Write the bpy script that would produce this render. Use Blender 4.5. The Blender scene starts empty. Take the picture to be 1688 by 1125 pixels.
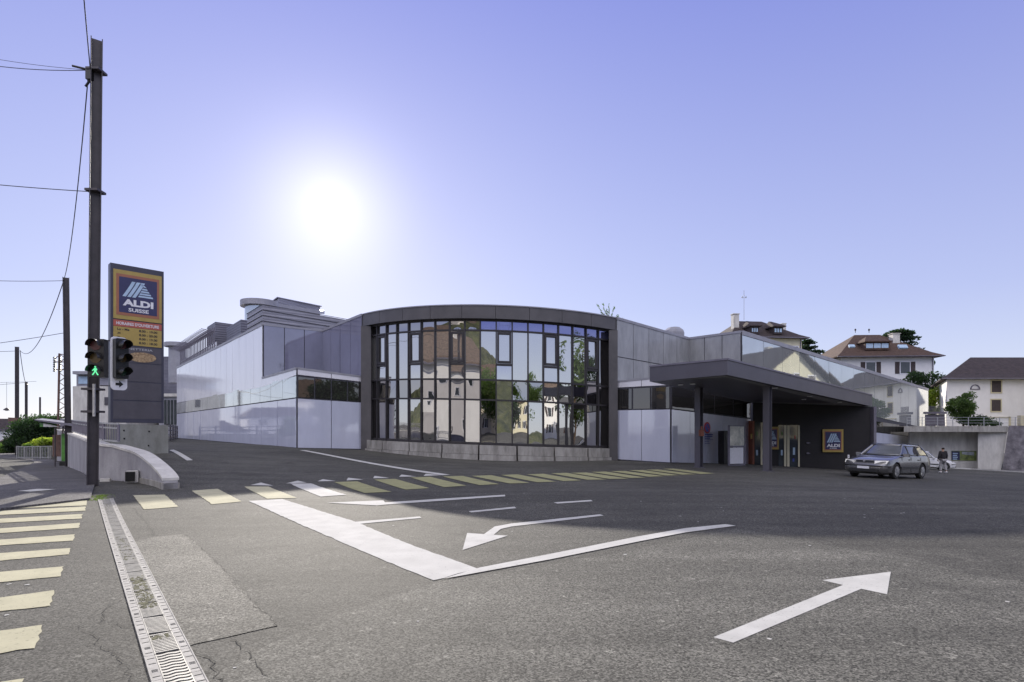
import bpy, bmesh, math, random
import numpy as np
from mathutils import Vector, Matrix
R = math.radians
random.seed(7); rng = np.random.default_rng(7)
S = bpy.context.scene
COL = S.collection
# ------------------------------------------------------------------ camera
F, HZ, CX, CZ = 950.0, 712.0, 844.0, 1.6
cd = bpy.data.cameras.new('camera'); cam = bpy.data.objects.new('camera', cd); COL.objects.link(cam)
cam.location = (0, 0, CZ); cam.rotation_euler = (R(90), 0, 0)
cd.sensor_width = 36; cd.lens = F / 1688 * 36; cd.shift_y = (HZ - 562.5) / 1688
cd.clip_start = .05; cd.clip_end = 5000
S.camera = cam
# ------------------------------------------------------------------ sky and sun
SUN_AZ, SUN_EL = -17.5, 19.7
W = bpy.data.worlds.new('World'); S.world = W; W.use_nodes = True
nt = W.node_tree; nt.nodes.clear()
def N(t, **k):
    n = nt.nodes.new(t)
    for a, b in k.items(): setattr(n, a, b)
    return n
out = N('ShaderNodeOutputWorld'); bg = N('ShaderNodeBackground'); sky = N('ShaderNodeTexSky')
sky.sky_type = 'NISHITA'; sky.sun_disc = False; sky.sun_elevation = R(SUN_EL); sky.sun_rotation = R(SUN_AZ)
sky.altitude = 400; sky.air_density = 1.0; sky.dust_density = .6; sky.ozone_density = 2.0
bg.inputs[1].default_value = .12
sd = Vector((math.sin(R(SUN_AZ)) * math.cos(R(SUN_EL)), math.cos(R(SUN_AZ)) * math.cos(R(SUN_EL)), math.sin(R(SUN_EL))))
tc = N('ShaderNodeTexCoord'); nrm = N('ShaderNodeVectorMath', operation='NORMALIZE'); dot = N('ShaderNodeVectorMath', operation='DOT_PRODUCT')
nt.links.new(tc.outputs['Generated'], nrm.inputs[0]); nt.links.new(nrm.outputs[0], dot.inputs[0]); dot.inputs[1].default_value = Vector((math.sin(R(SUN_AZ)) * math.cos(R(20.6)), math.cos(R(SUN_AZ)) * math.cos(R(20.6)), math.sin(R(20.6))))
def math_(op, a, b=None, clamp=False):
    m = N('ShaderNodeMath', operation=op); m.use_clamp = clamp
    for i, v in enumerate((a, b)):
        if v is None: continue
        if isinstance(v, (int, float)): m.inputs[i].default_value = v
        else: nt.links.new(v, m.inputs[i])
    return m.outputs[0]
dp = math_('MAXIMUM', dot.outputs['Value'], 0.0)
g1 = math_('MULTIPLY', math_('POWER', dp, 1600.0), 1.0)
g2 = math_('MULTIPLY', math_('POWER', dp, 230.0), 2.3)
g3 = math_('MULTIPLY', math_('POWER', dp, 6.0), .62)
glow = math_('ADD', math_('ADD', g1, g2), g3)
sepn = N('ShaderNodeSeparateXYZ'); nt.links.new(nrm.outputs[0], sepn.inputs[0])
ramp = N('ShaderNodeValToRGB'); nt.links.new(sepn.outputs[2], ramp.inputs[0])
e = ramp.color_ramp.elements; e[0].position = 0.0; e[0].color = (.68, .72, .84, 1); e[1].position = 1.0; e[1].color = (.42, .41, .40, 1)
for p_, c_ in ((.20, (.46, .505, .80)), (.60, (.215, .25, .68)), (.80, (.42, .42, .55))): q_ = e.new(p_); q_.color = (*c_, 1)
tint = N('ShaderNodeMix', data_type='RGBA', blend_type='MIX'); tint.inputs[0].default_value = .86
nt.links.new(sky.outputs[0], tint.inputs[6])
sc_ = N('ShaderNodeVectorMath', operation='SCALE'); nt.links.new(ramp.outputs[0], sc_.inputs[0]); sc_.inputs['Scale'].default_value = 8.0
nt.links.new(sc_.outputs[0], tint.inputs[7])
gc = N('ShaderNodeVectorMath', operation='SCALE'); gc.inputs[0].default_value = (1, .97, .93); nt.links.new(glow, gc.inputs['Scale'])
add = N('ShaderNodeVectorMath', operation='ADD'); nt.links.new(tint.outputs[2], add.inputs[0]); nt.links.new(gc.outputs[0], add.inputs[1])
# added fill light: unseen cloud-like brightness high behind the viewer
bk = N('ShaderNodeMapRange', interpolation_type='SMOOTHSTEP'); nt.links.new(sepn.outputs[1], bk.inputs[0]); bk.inputs[1].default_value = .05; bk.inputs[2].default_value = -.45
el = N('ShaderNodeMapRange', interpolation_type='SMOOTHSTEP'); nt.links.new(sepn.outputs[2], el.inputs[0]); el.inputs[1].default_value = .26; el.inputs[2].default_value = .48
cn0 = N('ShaderNodeTexNoise'); cn0.inputs['Scale'].default_value = 2.4; cn0.inputs['Detail'].default_value = 6; nt.links.new(nrm.outputs[0], cn0.inputs['Vector'])
cl0 = N('ShaderNodeMapRange'); nt.links.new(cn0.outputs['Fac'], cl0.inputs[0]); cl0.inputs[1].default_value = .35; cl0.inputs[2].default_value = .6; cl0.inputs[3].default_value = .45
ck = math_('MULTIPLY', math_('MULTIPLY', math_('MULTIPLY', bk.outputs[0], el.outputs[0]), cl0.outputs[0]), 11.5)
cs0 = N('ShaderNodeVectorMath', operation='SCALE'); cs0.inputs[0].default_value = (1, .95, .87); nt.links.new(ck, cs0.inputs['Scale'])
add2 = N('ShaderNodeVectorMath', operation='ADD'); nt.links.new(add.outputs[0], add2.inputs[0]); nt.links.new(cs0.outputs[0], add2.inputs[1])
nt.links.new(add2.outputs[0], bg.inputs[0]); nt.links.new(bg.outputs[0], out.inputs[0])
sl = bpy.data.lights.new('sun', 'SUN'); sl.energy = 5.0; sl.angle = R(.5); sl.color = (1, .93, .82)
so = bpy.data.objects.new('sun', sl); COL.objects.link(so); so.rotation_euler = sd.to_track_quat('Z', 'Y').to_euler(); so.location = (0, 0, 60)
S.view_settings.view_transform = 'Standard'; S.view_settings.look = 'None'; S.view_settings.gamma = 1; S.view_settings.exposure = .25
S.cycles.max_bounces = 7; S.cycles.glossy_bounces = 5; S.cycles.sample_clamp_indirect = 6

# ------------------------------------------------------------------ materials
def mat(name, col, rough=.7, metal=0, nscale=0, namt=.25, col2=None, bump=0, bscale=None, ior=1.5, emit=None, estr=0, wave=None, detail=6, coat=0):
    m = bpy.data.materials.new(name); m.use_nodes = True; t = m.node_tree; b = t.nodes['Principled BSDF']
    b.inputs['Base Color'].default_value = (*col, 1); b.inputs['Roughness'].default_value = rough
    b.inputs['Metallic'].default_value = metal; b.inputs['IOR'].default_value = ior; b.inputs['Coat Weight'].default_value = coat
    tcn = t.nodes.new('ShaderNodeTexCoord')
    if nscale:
        n = t.nodes.new('ShaderNodeTexNoise'); n.inputs['Scale'].default_value = nscale; n.inputs['Detail'].default_value = detail; n.inputs['Roughness'].default_value = .65
        t.links.new(tcn.outputs['Object'], n.inputs['Vector'])
        r = t.nodes.new('ShaderNodeValToRGB'); r.color_ramp.elements[0].position = .3; r.color_ramp.elements[1].position = .7
        c2 = col2 or tuple(c * (1 - namt) for c in col)
        r.color_ramp.elements[0].color = (*c2, 1); r.color_ramp.elements[1].color = (*(col if col2 else tuple(min(1, c * (1 + namt)) for c in col)), 1)
        t.links.new(n.outputs['Fac'], r.inputs[0]); t.links.new(r.outputs[0], b.inputs['Base Color'])
    if bump:
        n2 = t.nodes.new('ShaderNodeTexNoise'); n2.inputs['Scale'].default_value = bscale or nscale or 20; n2.inputs['Detail'].default_value = 3
        t.links.new(tcn.outputs['Object'], n2.inputs['Vector'])
        bp = t.nodes.new('ShaderNodeBump'); bp.inputs['Strength'].default_value = 1; bp.inputs['Distance'].default_value = bump
        t.links.new(n2.outputs['Fac'], bp.inputs['Height']); t.links.new(bp.outputs[0], b.inputs['Normal'])
    if wave:
        sc, dist, direc = wave
        w = t.nodes.new('ShaderNodeTexWave'); w.bands_direction = direc; w.inputs['Scale'].default_value = sc; w.inputs['Distortion'].default_value = .3
        t.links.new(tcn.outputs['Object'], w.inputs['Vector'])
        bp = t.nodes.new('ShaderNodeBump'); bp.inputs['Distance'].default_value = dist
        t.links.new(w.outputs['Fac'], bp.inputs['Height']); t.links.new(bp.outputs[0], b.inputs['Normal'])
    if emit:
        b.inputs['Emission Color'].default_value = (*emit, 1); b.inputs['Emission Strength'].default_value = estr
    return m

def asphalt(name, base, tone=(1, 1, 1), cracks=True, extra=0.0):
    m = bpy.data.materials.new(name); m.use_nodes = True; t = m.node_tree; b = t.nodes['Principled BSDF']
    b.inputs['Roughness'].default_value = .85; b.inputs['Specular IOR Level'].default_value = .3
    tcn = t.nodes.new('ShaderNodeTexCoord')
    def noise(s, d=4, r=.6):
        n = t.nodes.new('ShaderNodeTexNoise'); n.inputs['Scale'].default_value = s; n.inputs['Detail'].default_value = d; n.inputs['Roughness'].default_value = r
        t.links.new(tcn.outputs['Object'], n.inputs['Vector']); return n.outputs['Fac']
    def mr(v, a, b_, c, d):
        n = t.nodes.new('ShaderNodeMapRange'); t.links.new(v, n.inputs[0])
        for i, x in enumerate((a, b_, c, d)): n.inputs[i + 1].default_value = x
        return n.outputs[0]
    def mul(a, b_):
        n = t.nodes.new('ShaderNodeMath'); n.operation = 'MULTIPLY'; t.links.new(a, n.inputs[0])
        if isinstance(b_, float): n.inputs[1].default_value = b_
        else: t.links.new(b_, n.inputs[1])
        return n.outputs[0]
    big = mr(noise(.16, 6, .6), .3, .7, .66, 1.26)
    mid = mr(noise(1.7, 5, .7), .3, .7, .86, 1.13)
    v1 = t.nodes.new('ShaderNodeTexVoronoi'); v1.inputs['Scale'].default_value = 82; t.links.new(tcn.outputs['Object'], v1.inputs['Vector'])
    sepc = t.nodes.new('ShaderNodeSeparateColor'); t.links.new(v1.outputs['Color'], sepc.inputs[0])
    grit = mr(sepc.outputs[0], 0, 1, .22, 1.78)
    v2 = t.nodes.new('ShaderNodeTexVoronoi'); v2.inputs['Scale'].default_value = 22; t.links.new(tcn.outputs['Object'], v2.inputs['Vector'])
    sep2 = t.nodes.new('ShaderNodeSeparateColor'); t.links.new(v2.outputs['Color'], sep2.inputs[0])
    spk = mr(sep2.outputs[1], .965, 1.0, 1.0, 1.7)
    fine = mr(noise(34, 5, .85), .34, .66, .52, 1.48)
    stain = mr(noise(.75, 3, .5), .60, .72, 1.0, .72)
    mpn = t.nodes.new('ShaderNodeMapping'); mpn.inputs['Rotation'].default_value = (0, 0, R(35)); mpn.inputs['Scale'].default_value = (.10, 1.5, 1); t.links.new(tcn.outputs['Object'], mpn.inputs[0])
    ns = t.nodes.new('ShaderNodeTexNoise'); ns.inputs['Scale'].default_value = 1.0; ns.inputs['Detail'].default_value = 4; t.links.new(mpn.outputs[0], ns.inputs['Vector'])
    track = mr(ns.outputs['Fac'], .35, .65, .84, 1.14)
    val = mul(mul(mul(mul(mul(mul(mul(big, mid), grit), spk), fine), stain), track), base)
    if cracks:
        vc = t.nodes.new('ShaderNodeTexVoronoi'); vc.feature = 'DISTANCE_TO_EDGE'; vc.inputs['Scale'].default_value = .55
        nd = t.nodes.new('ShaderNodeTexNoise'); nd.inputs['Scale'].default_value = 2.2; nd.inputs['Detail'].default_value = 6; nd.inputs['Roughness'].default_value = .7
        t.links.new(tcn.outputs['Object'], nd.inputs['Vector'])
        mx = t.nodes.new('ShaderNodeVectorMath'); mx.operation = 'MULTIPLY_ADD'; mx.inputs[1].default_value = (.9, .9, .9)
        t.links.new(nd.outputs['Color'], mx.inputs[0]); t.links.new(tcn.outputs['Object'], mx.inputs[2]); t.links.new(mx.outputs[0], vc.inputs['Vector'])
        cr = mr(vc.outputs['Distance'], .0, .006, .25, 1.0)
        gate = mr(noise(.35, 2), .50, .56, 0, 1)
        sep3 = t.nodes.new('ShaderNodeSeparateXYZ'); t.links.new(tcn.outputs['Object'], sep3.inputs[0])
        gx = mr(sep3.outputs[0], -1.2, .8, 1, 0)
        gate = mul(gate, gx)
        n = t.nodes.new('ShaderNodeMix'); n.inputs[2].default_value = 1.0; t.links.new(gate, n.inputs[0]); t.links.new(cr, n.inputs[3])
        val = mul(val, n.outputs[0])
    cb = t.nodes.new('ShaderNodeCombineColor')
    for i, k in enumerate(tone): t.links.new(mul(val, float(k)), cb.inputs[i])
    t.links.new(cb.outputs[0], b.inputs['Base Color'])
    bp = t.nodes.new('ShaderNodeBump'); bp.inputs['Distance'].default_value = .006; t.links.new(sepc.outputs[0], bp.inputs['Height'])
    bp2 = t.nodes.new('ShaderNodeBump'); bp2.inputs['Distance'].default_value = .035; bp2.inputs['Strength'].default_value = .35
    t.links.new(noise(2.3, 4, .6), bp2.inputs['Height']); t.links.new(bp.outputs[0], bp2.inputs['Normal'])
    t.links.new(bp2.outputs[0], b.inputs['Normal'])
    return m

def paint_mat(name, col, wear=.42, under=(.09, .088, .083)):
    m = bpy.data.materials.new(name); m.use_nodes = True; t = m.node_tree; b = t.nodes['Principled BSDF']
    b.inputs['Roughness'].default_value = .9; b.inputs['Specular IOR Level'].default_value = .15
    tcn = t.nodes.new('ShaderNodeTexCoord')
    n = t.nodes.new('ShaderNodeTexNoise'); n.inputs['Scale'].default_value = 26; n.inputs['Detail'].default_value = 8; n.inputs['Roughness'].default_value = .8
    t.links.new(tcn.outputs['Object'], n.inputs['Vector'])
    r = t.nodes.new('ShaderNodeValToRGB'); r.color_ramp.elements[0].position = wear - .06; r.color_ramp.elements[1].position = wear + .05
    r.color_ramp.elements[0].color = (*under, 1); r.color_ramp.elements[1].color = (*col, 1)
    t.links.new(n.outputs['Fac'], r.inputs[0])
    n2 = t.nodes.new('ShaderNodeTexNoise'); n2.inputs['Scale'].default_value = 3; n2.inputs['Detail'].default_value = 5; t.links.new(tcn.outputs['Object'], n2.inputs['Vector'])
    mr = t.nodes.new('ShaderNodeMapRange'); mr.inputs[1].default_value = .3; mr.inputs[2].default_value = .7; mr.inputs[3].default_value = .86; mr.inputs[4].default_value = 1.05
    t.links.new(n2.outputs['Fac'], mr.inputs[0])
    sc = t.nodes.new('ShaderNodeVectorMath'); sc.operation = 'SCALE'; t.links.new(r.outputs[0], sc.inputs[0]); t.links.new(mr.outputs[0], sc.inputs['Scale'])
    t.links.new(sc.outputs[0], b.inputs['Base Color'])
    bp = t.nodes.new('ShaderNodeBump'); bp.inputs['Distance'].default_value = .004; t.links.new(n.outputs['Fac'], bp.inputs['Height']); t.links.new(bp.outputs[0], b.inputs['Normal'])
    return m

def streaked(name, col, col2, sc=(1.2, 1.2, .25), rough=.85, pos=(.35, .7), fine=14, bmp=.01, ior=1.5):
    m = bpy.data.materials.new(name); m.use_nodes = True; t = m.node_tree; b = t.nodes['Principled BSDF']; b.inputs['Roughness'].default_value = rough
    tcn = t.nodes.new('ShaderNodeTexCoord'); mp = t.nodes.new('ShaderNodeMapping'); mp.inputs['Scale'].default_value = sc
    t.links.new(tcn.outputs['Object'], mp.inputs[0])
    n = t.nodes.new('ShaderNodeTexNoise'); n.inputs['Scale'].default_value = 1.6; n.inputs['Detail'].default_value = 9; n.inputs['Roughness'].default_value = .7
    t.links.new(mp.outputs[0], n.inputs['Vector'])
    r = t.nodes.new('ShaderNodeValToRGB'); r.color_ramp.elements[0].position = pos[0]; r.color_ramp.elements[1].position = pos[1]
    r.color_ramp.elements[0].color = (*col2, 1); r.color_ramp.elements[1].color = (*col, 1)
    t.links.new(n.outputs['Fac'], r.inputs[0]); t.links.new(r.outputs[0], b.inputs['Base Color'])
    n2 = t.nodes.new('ShaderNodeTexNoise'); n2.inputs['Scale'].default_value = fine; n2.inputs['Detail'].default_value = 5; t.links.new(tcn.outputs['Object'], n2.inputs['Vector'])
    bp = t.nodes.new('ShaderNodeBump'); bp.inputs['Distance'].default_value = bmp; b.inputs['IOR'].default_value = ior; t.links.new(n2.outputs['Fac'], bp.inputs['Height']); t.links.new(bp.outputs[0], b.inputs['Normal'])
    return m

M = dict(
    asphalt=asphalt('asphalt', .084, (1, .97, .86)),
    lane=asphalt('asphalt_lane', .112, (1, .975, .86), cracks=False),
    patch=asphalt('asphalt_patch', .15, (1, .965, .84), cracks=False),
    walk=asphalt('pavement_asphalt', .12, (1, .96, 1.0), cracks=False),
    white=paint_mat('white_paint', (.53, .525, .505), .37), yellow=paint_mat('faded_yellow_paint', (.45, .41, .23), .38),
    yellow_shaded=paint_mat('shaded_yellow_paint', (.33, .325, .18), .40), yellow_sunlit=paint_mat('sunlit_yellow_paint', (.50, .475, .335), .38),  # same road paint in two tones: darker for shade, lighter for sun
    clad=streaked('white_enamelled_glass', (.62, .645, .78), (.52, .545, .67), (.7, .7, .16), .04, (.3, .7), .9, .0012, 2.1),
    clad_hi=streaked('pale_matt_glass', (.86, .87, .92), (.77, .78, .84), (.6, .6, .12), .10, (.3, .7), .8, .001, 1.75),
    clad_dark=mat('grey_tinted_glass', (.19, .19, .27), .03, ior=2.2, nscale=.4, namt=.14, bump=.001, bscale=.7),
    clad_grey=streaked('weathered_grey_glass', (.42, .425, .44), (.24, .245, .255), (.8, .8, .25), .12, (.3, .72)),
    clad_strip=mat('pale_band_glass', (.74, .73, .78), .12, ior=1.7, nscale=.5, namt=.05),
    clad_mirror=mat('bluish_coated_glass', (.60, .64, .64), .03, metal=.68, nscale=.4, namt=.1, bump=.0012, bscale=.7),
    backing=mat('dark_joint_backing', (.06, .06, .075), .8, nscale=4),
    fascia=mat('dark_grey_metal_fascia', (.085, .08, .084), .42, nscale=1.1, namt=.22, bump=.001),
    canopy=mat('violet_grey_metal', (.085, .081, .10), .45, nscale=.8, namt=.14),
    soffit=mat('painted_soffit', (.30, .295, .30), .7, nscale=1, namt=.12),
    frame=mat('black_brown_metal', (.028, .025, .028), .5, nscale=3, namt=.25),
    mirror=mat('reflective_glazing', (.62, .615, .59), .012, metal=.93, bump=.0016, bscale=.55),
    mirror_dim=mat('reflective_glazing_dim', (.40, .39, .385), .012, metal=1.0, bump=.003, bscale=.6),
    mirror_sky=mat('sky_tinted_glazing', (.26, .27, .45), .03, metal=.85, bump=.001, bscale=.6),  # blue put into the colour for sky reflected in right-hand top panes
    darkglass=mat('dark_band_glass', (.16, .155, .15), .02, metal=.85, bump=.002, bscale=.7),
    blackwall=mat('near_black_cladding', (.012, .010, .012), .6, nscale=2, namt=.3),
    coping=mat('grey_metal_coping', (.30, .30, .34), .45, nscale=1.5, namt=.15),
    ribbed=mat('ribbed_grey_metal', (.27, .27, .32), .5, nscale=.6, namt=.18, wave=(1.5, .02, 'Z')),
    ribbed_dark=mat('ribbed_dark_metal', (.13, .13, .17), .5, nscale=.6, namt=.18, wave=(1.5, .02, 'Z')),
    roofing=mat('roof_membrane', (.16, .16, .17), .9, nscale=1, namt=.2),
    conc=streaked('stained_concrete', (.40, .385, .36), (.19, .18, .165), (1.3, 1.3, .35), pos=(.33, .62)),
    conc_light=streaked('pale_concrete', (.72, .70, .66), (.46, .445, .42), (1.0, 1.0, .3)),
    conc_grey=streaked('board_marked_concrete', (.34, .345, .315), (.20, .20, .175), (1, 1, .4)),
    plaster=streaked('violet_grey_render', (.45, .44, .455), (.27, .26, .28), (.7, .7, .4)),
    stone=mat('rough_dark_stone', (.26, .24, .26), .95, nscale=1.6, col2=(.07, .065, .075), bump=.12, bscale=1.4, detail=10),
    steel=mat('weathered_dark_steel', (.05, .043, .05), .5, nscale=2.2, namt=.35, bump=.001),
    steel2=mat('painted_grey_steel', (.16, .15, .19), .45, nscale=2, namt=.2),
    galv=mat('galvanised_steel', (.42, .42, .43), .4, metal=.5, nscale=8, namt=.2),
    black=mat('black_plastic', (.012, .012, .013), .35, nscale=6, namt=.2),
    whitep=mat('white_enamel', (.74, .74, .78), .35, nscale=5, namt=.06),
    rust=mat('rusty_steel', (.13, .075, .06), .7, nscale=4, namt=.4),
    wire=mat('cable_black', (.03, .028, .033), .6, nscale=5),
    cream=mat('cream_render', (.66, .62, .46), .9, nscale=.8, namt=.07, bump=.003),
    wallwhite=mat('white_render', (.76, .76, .76), .9, nscale=.6, namt=.08, bump=.003),
    wallwhite2=streaked('aged_white_render', (.84, .82, .79), (.74, .72, .69), (.5, .5, .3)),
    wallpink=mat('pale_warm_render', (.62, .56, .46), .9, nscale=.6, namt=.08),
    tile=mat('brown_roof_tiles', (.105, .064, .048), .85, nscale=2.6, namt=.4, wave=(2.6, .05, 'X')),
    tile_red=mat('warm_roof_tiles', (.17, .12, .09), .85, nscale=2.2, namt=.4, wave=(2.6, .05, 'X')),
    tile_dark=mat('dark_roof_tiles', (.062, .046, .046), .85, nscale=2.4, namt=.45, wave=(2.6, .05, 'X')),
    shutter=mat('brown_shutter', (.055, .04, .04), .6, nscale=5, wave=(6, .01, 'Z')),
    sand=mat('sandstone_trim', (.58, .52, .34), .85, nscale=4, namt=.12),
    glass_dark=mat('window_glass', (.05, .06, .07), .05, nscale=1, ior=1.6),
    greenposter=mat('green_poster', (.10, .30, .05), .4, nscale=2.5, col2=(.03, .10, .02)),
    skyblue=mat('pale_sign_blue', (.42, .56, .72), .35, nscale=3, namt=.12),
    navy=mat('navy_sign_panel', (.03, .03, .10), .35, nscale=4, namt=.12),
    maroon=mat('maroon_sign_panel', (.055, .022, .03), .35, nscale=4, namt=.12),
    signyellow=mat('yellow_sign_enamel', (.40, .29, .075), .4, nscale=4, namt=.08),
    signred=mat('red_sign_band', (.42, .10, .07), .4, nscale=4, namt=.08),
    signorange=mat('orange_sign_band', (.34, .13, .07), .4, nscale=4, namt=.08),
    signgrey=mat('dark_sign_panel', (.075, .07, .085), .45, nscale=2, namt=.15),
    signgrey2=mat('pylon_frame_metal', (.045, .045, .07), .4, nscale=2, namt=.15),
    carpaint=mat('silver_car_paint', (.20, .198, .205), .26, metal=.75, nscale=1.5, namt=.05, coat=.8),
    carwhite=mat('white_car_paint', (.70, .70, .72), .3, nscale=2, namt=.04, coat=.8),
    carglass=mat('car_glass', (.13, .14, .16), .02, metal=.55, nscale=1, ior=1.9),
    rubber=mat('tyre_rubber', (.018, .018, .018), .85, nscale=8),
    alloy=mat('wheel_alloy', (.45, .45, .46), .35, metal=.8, nscale=6, namt=.1),
    lamp=mat('headlamp_lens', (.80, .79, .74), .12, nscale=20, namt=.2, ior=1.8),
    skin=mat('skin', (.42, .26, .19), .6, nscale=20, namt=.08),
    hair=mat('dark_hair', (.02, .015, .012), .6, nscale=30, namt=.3),
    jacket=mat('black_jacket', (.02, .018, .022), .85, nscale=12, namt=.3),
    trousers=mat('patterned_trousers', (.42, .41, .42), .9, nscale=11, col2=(.16, .16, .18)),
    redpaint=mat('red_enamel', (.40, .035, .04), .4, nscale=4, namt=.1), bluepaint=mat('blue_enamel', (.05, .07, .33), .4, nscale=4, namt=.1),
    orange=mat('orange_panel', (.20, .065, .035), .5, nscale=2, namt=.15),
    grass=mat('grass', (.10, .14, .035), .8, nscale=6, namt=.4),
    moss=mat('moss_and_dirt', (.10, .098, .05), .95, nscale=14, namt=.4),
    slot=mat('slot_shade_and_crack', (.012, .012, .012), .9, nscale=9),  # near-black stands for shade in slots and holes; also colours the cracks
    grate=mat('worn_iron_grate', (.26, .255, .24), .55, metal=.4, nscale=12, namt=.3),
    chan=mat('drain_frame_concrete', (.35, .34, .32), .8, nscale=14, namt=.25, bump=.002),
    leaf=mat('leaf_green', (.10, .15, .04), .7, nscale=1.1, col2=(.035, .065, .02)),
    leaf_dark=mat('leaf_dark_green', (.035, .065, .025), .7, nscale=.9, col2=(.012, .028, .012)),
    leaf_pine=mat('needle_green', (.03, .055, .03), .75, nscale=.8, col2=(.012, .025, .015)),
    leaf_yellow=mat('leaf_yellow_green', (.34, .36, .06), .7, nscale=1.2, col2=(.13, .19, .04)),
    bark=mat('bark', (.09, .065, .05), .95, nscale=6, namt=.35),
    hillgreen=mat('hillside_vegetation', (.105, .11, .045), .95, nscale=.16, col2=(.018, .03, .014), detail=14, bump=1.5, bscale=.3),
    grn=mat('green_lamp', (.02, .3, .12), .4, nscale=5, emit=(.18, 1, .45), estr=.8),
    lens_red=mat('red_lens', (.07, .015, .015), .3, nscale=6), lens_amb=mat('amber_lens', (.09, .055, .012), .3, nscale=6), lens_off=mat('dark_lens', (.015, .05, .03), .2, nscale=6),
    lampon=mat('lit_lamp', (.8, .8, .8), .4, nscale=5, emit=(1, .95, .85), estr=1.5),
    poster=mat('landscape_poster', (.30, .36, .12), .4, nscale=2.6, col2=(.025, .04, .02), detail=9), poster_sky=mat('poster_sky', (.45, .5, .55), .4, nscale=4, col2=(.2, .22, .25)),
    poster_blue=mat('poster_text_panel', (.03, .035, .09), .4, nscale=5), pasta=mat('bread_picture', (.55, .40, .22), .5, nscale=13, col2=(.13, .07, .035)),
    panel_glare=mat('display_panel_glare', (.90, .87, .74), .25, nscale=1.3, col2=(.22, .24, .22)),  # pale colour stands for light reflected off the stand's panel
)

for k_ in ('leaf', 'leaf_dark', 'leaf_pine', 'leaf_yellow', 'grass'):
    t = M[k_].node_tree; b = t.nodes['Principled BSDF']; src = b.inputs['Base Color'].links[0].from_socket; o_ = [n for n in t.nodes if n.type == 'OUTPUT_MATERIAL'][0]
    tr_ = t.nodes.new('ShaderNodeBsdfTranslucent'); mx_ = t.nodes.new('ShaderNodeMixShader'); mx_.inputs[0].default_value = .4
    bc_ = t.nodes.new('ShaderNodeVectorMath'); bc_.operation = 'MULTIPLY'; bc_.inputs[1].default_value = (2.2, 2.6, 1.2); t.links.new(src, bc_.inputs[0]); t.links.new(bc_.outputs[0], tr_.inputs[0])
    t.links.new(b.outputs[0], mx_.inputs[1]); t.links.new(tr_.outputs[0], mx_.inputs[2]); t.links.new(mx_.outputs[0], o_.inputs[0])
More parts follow.
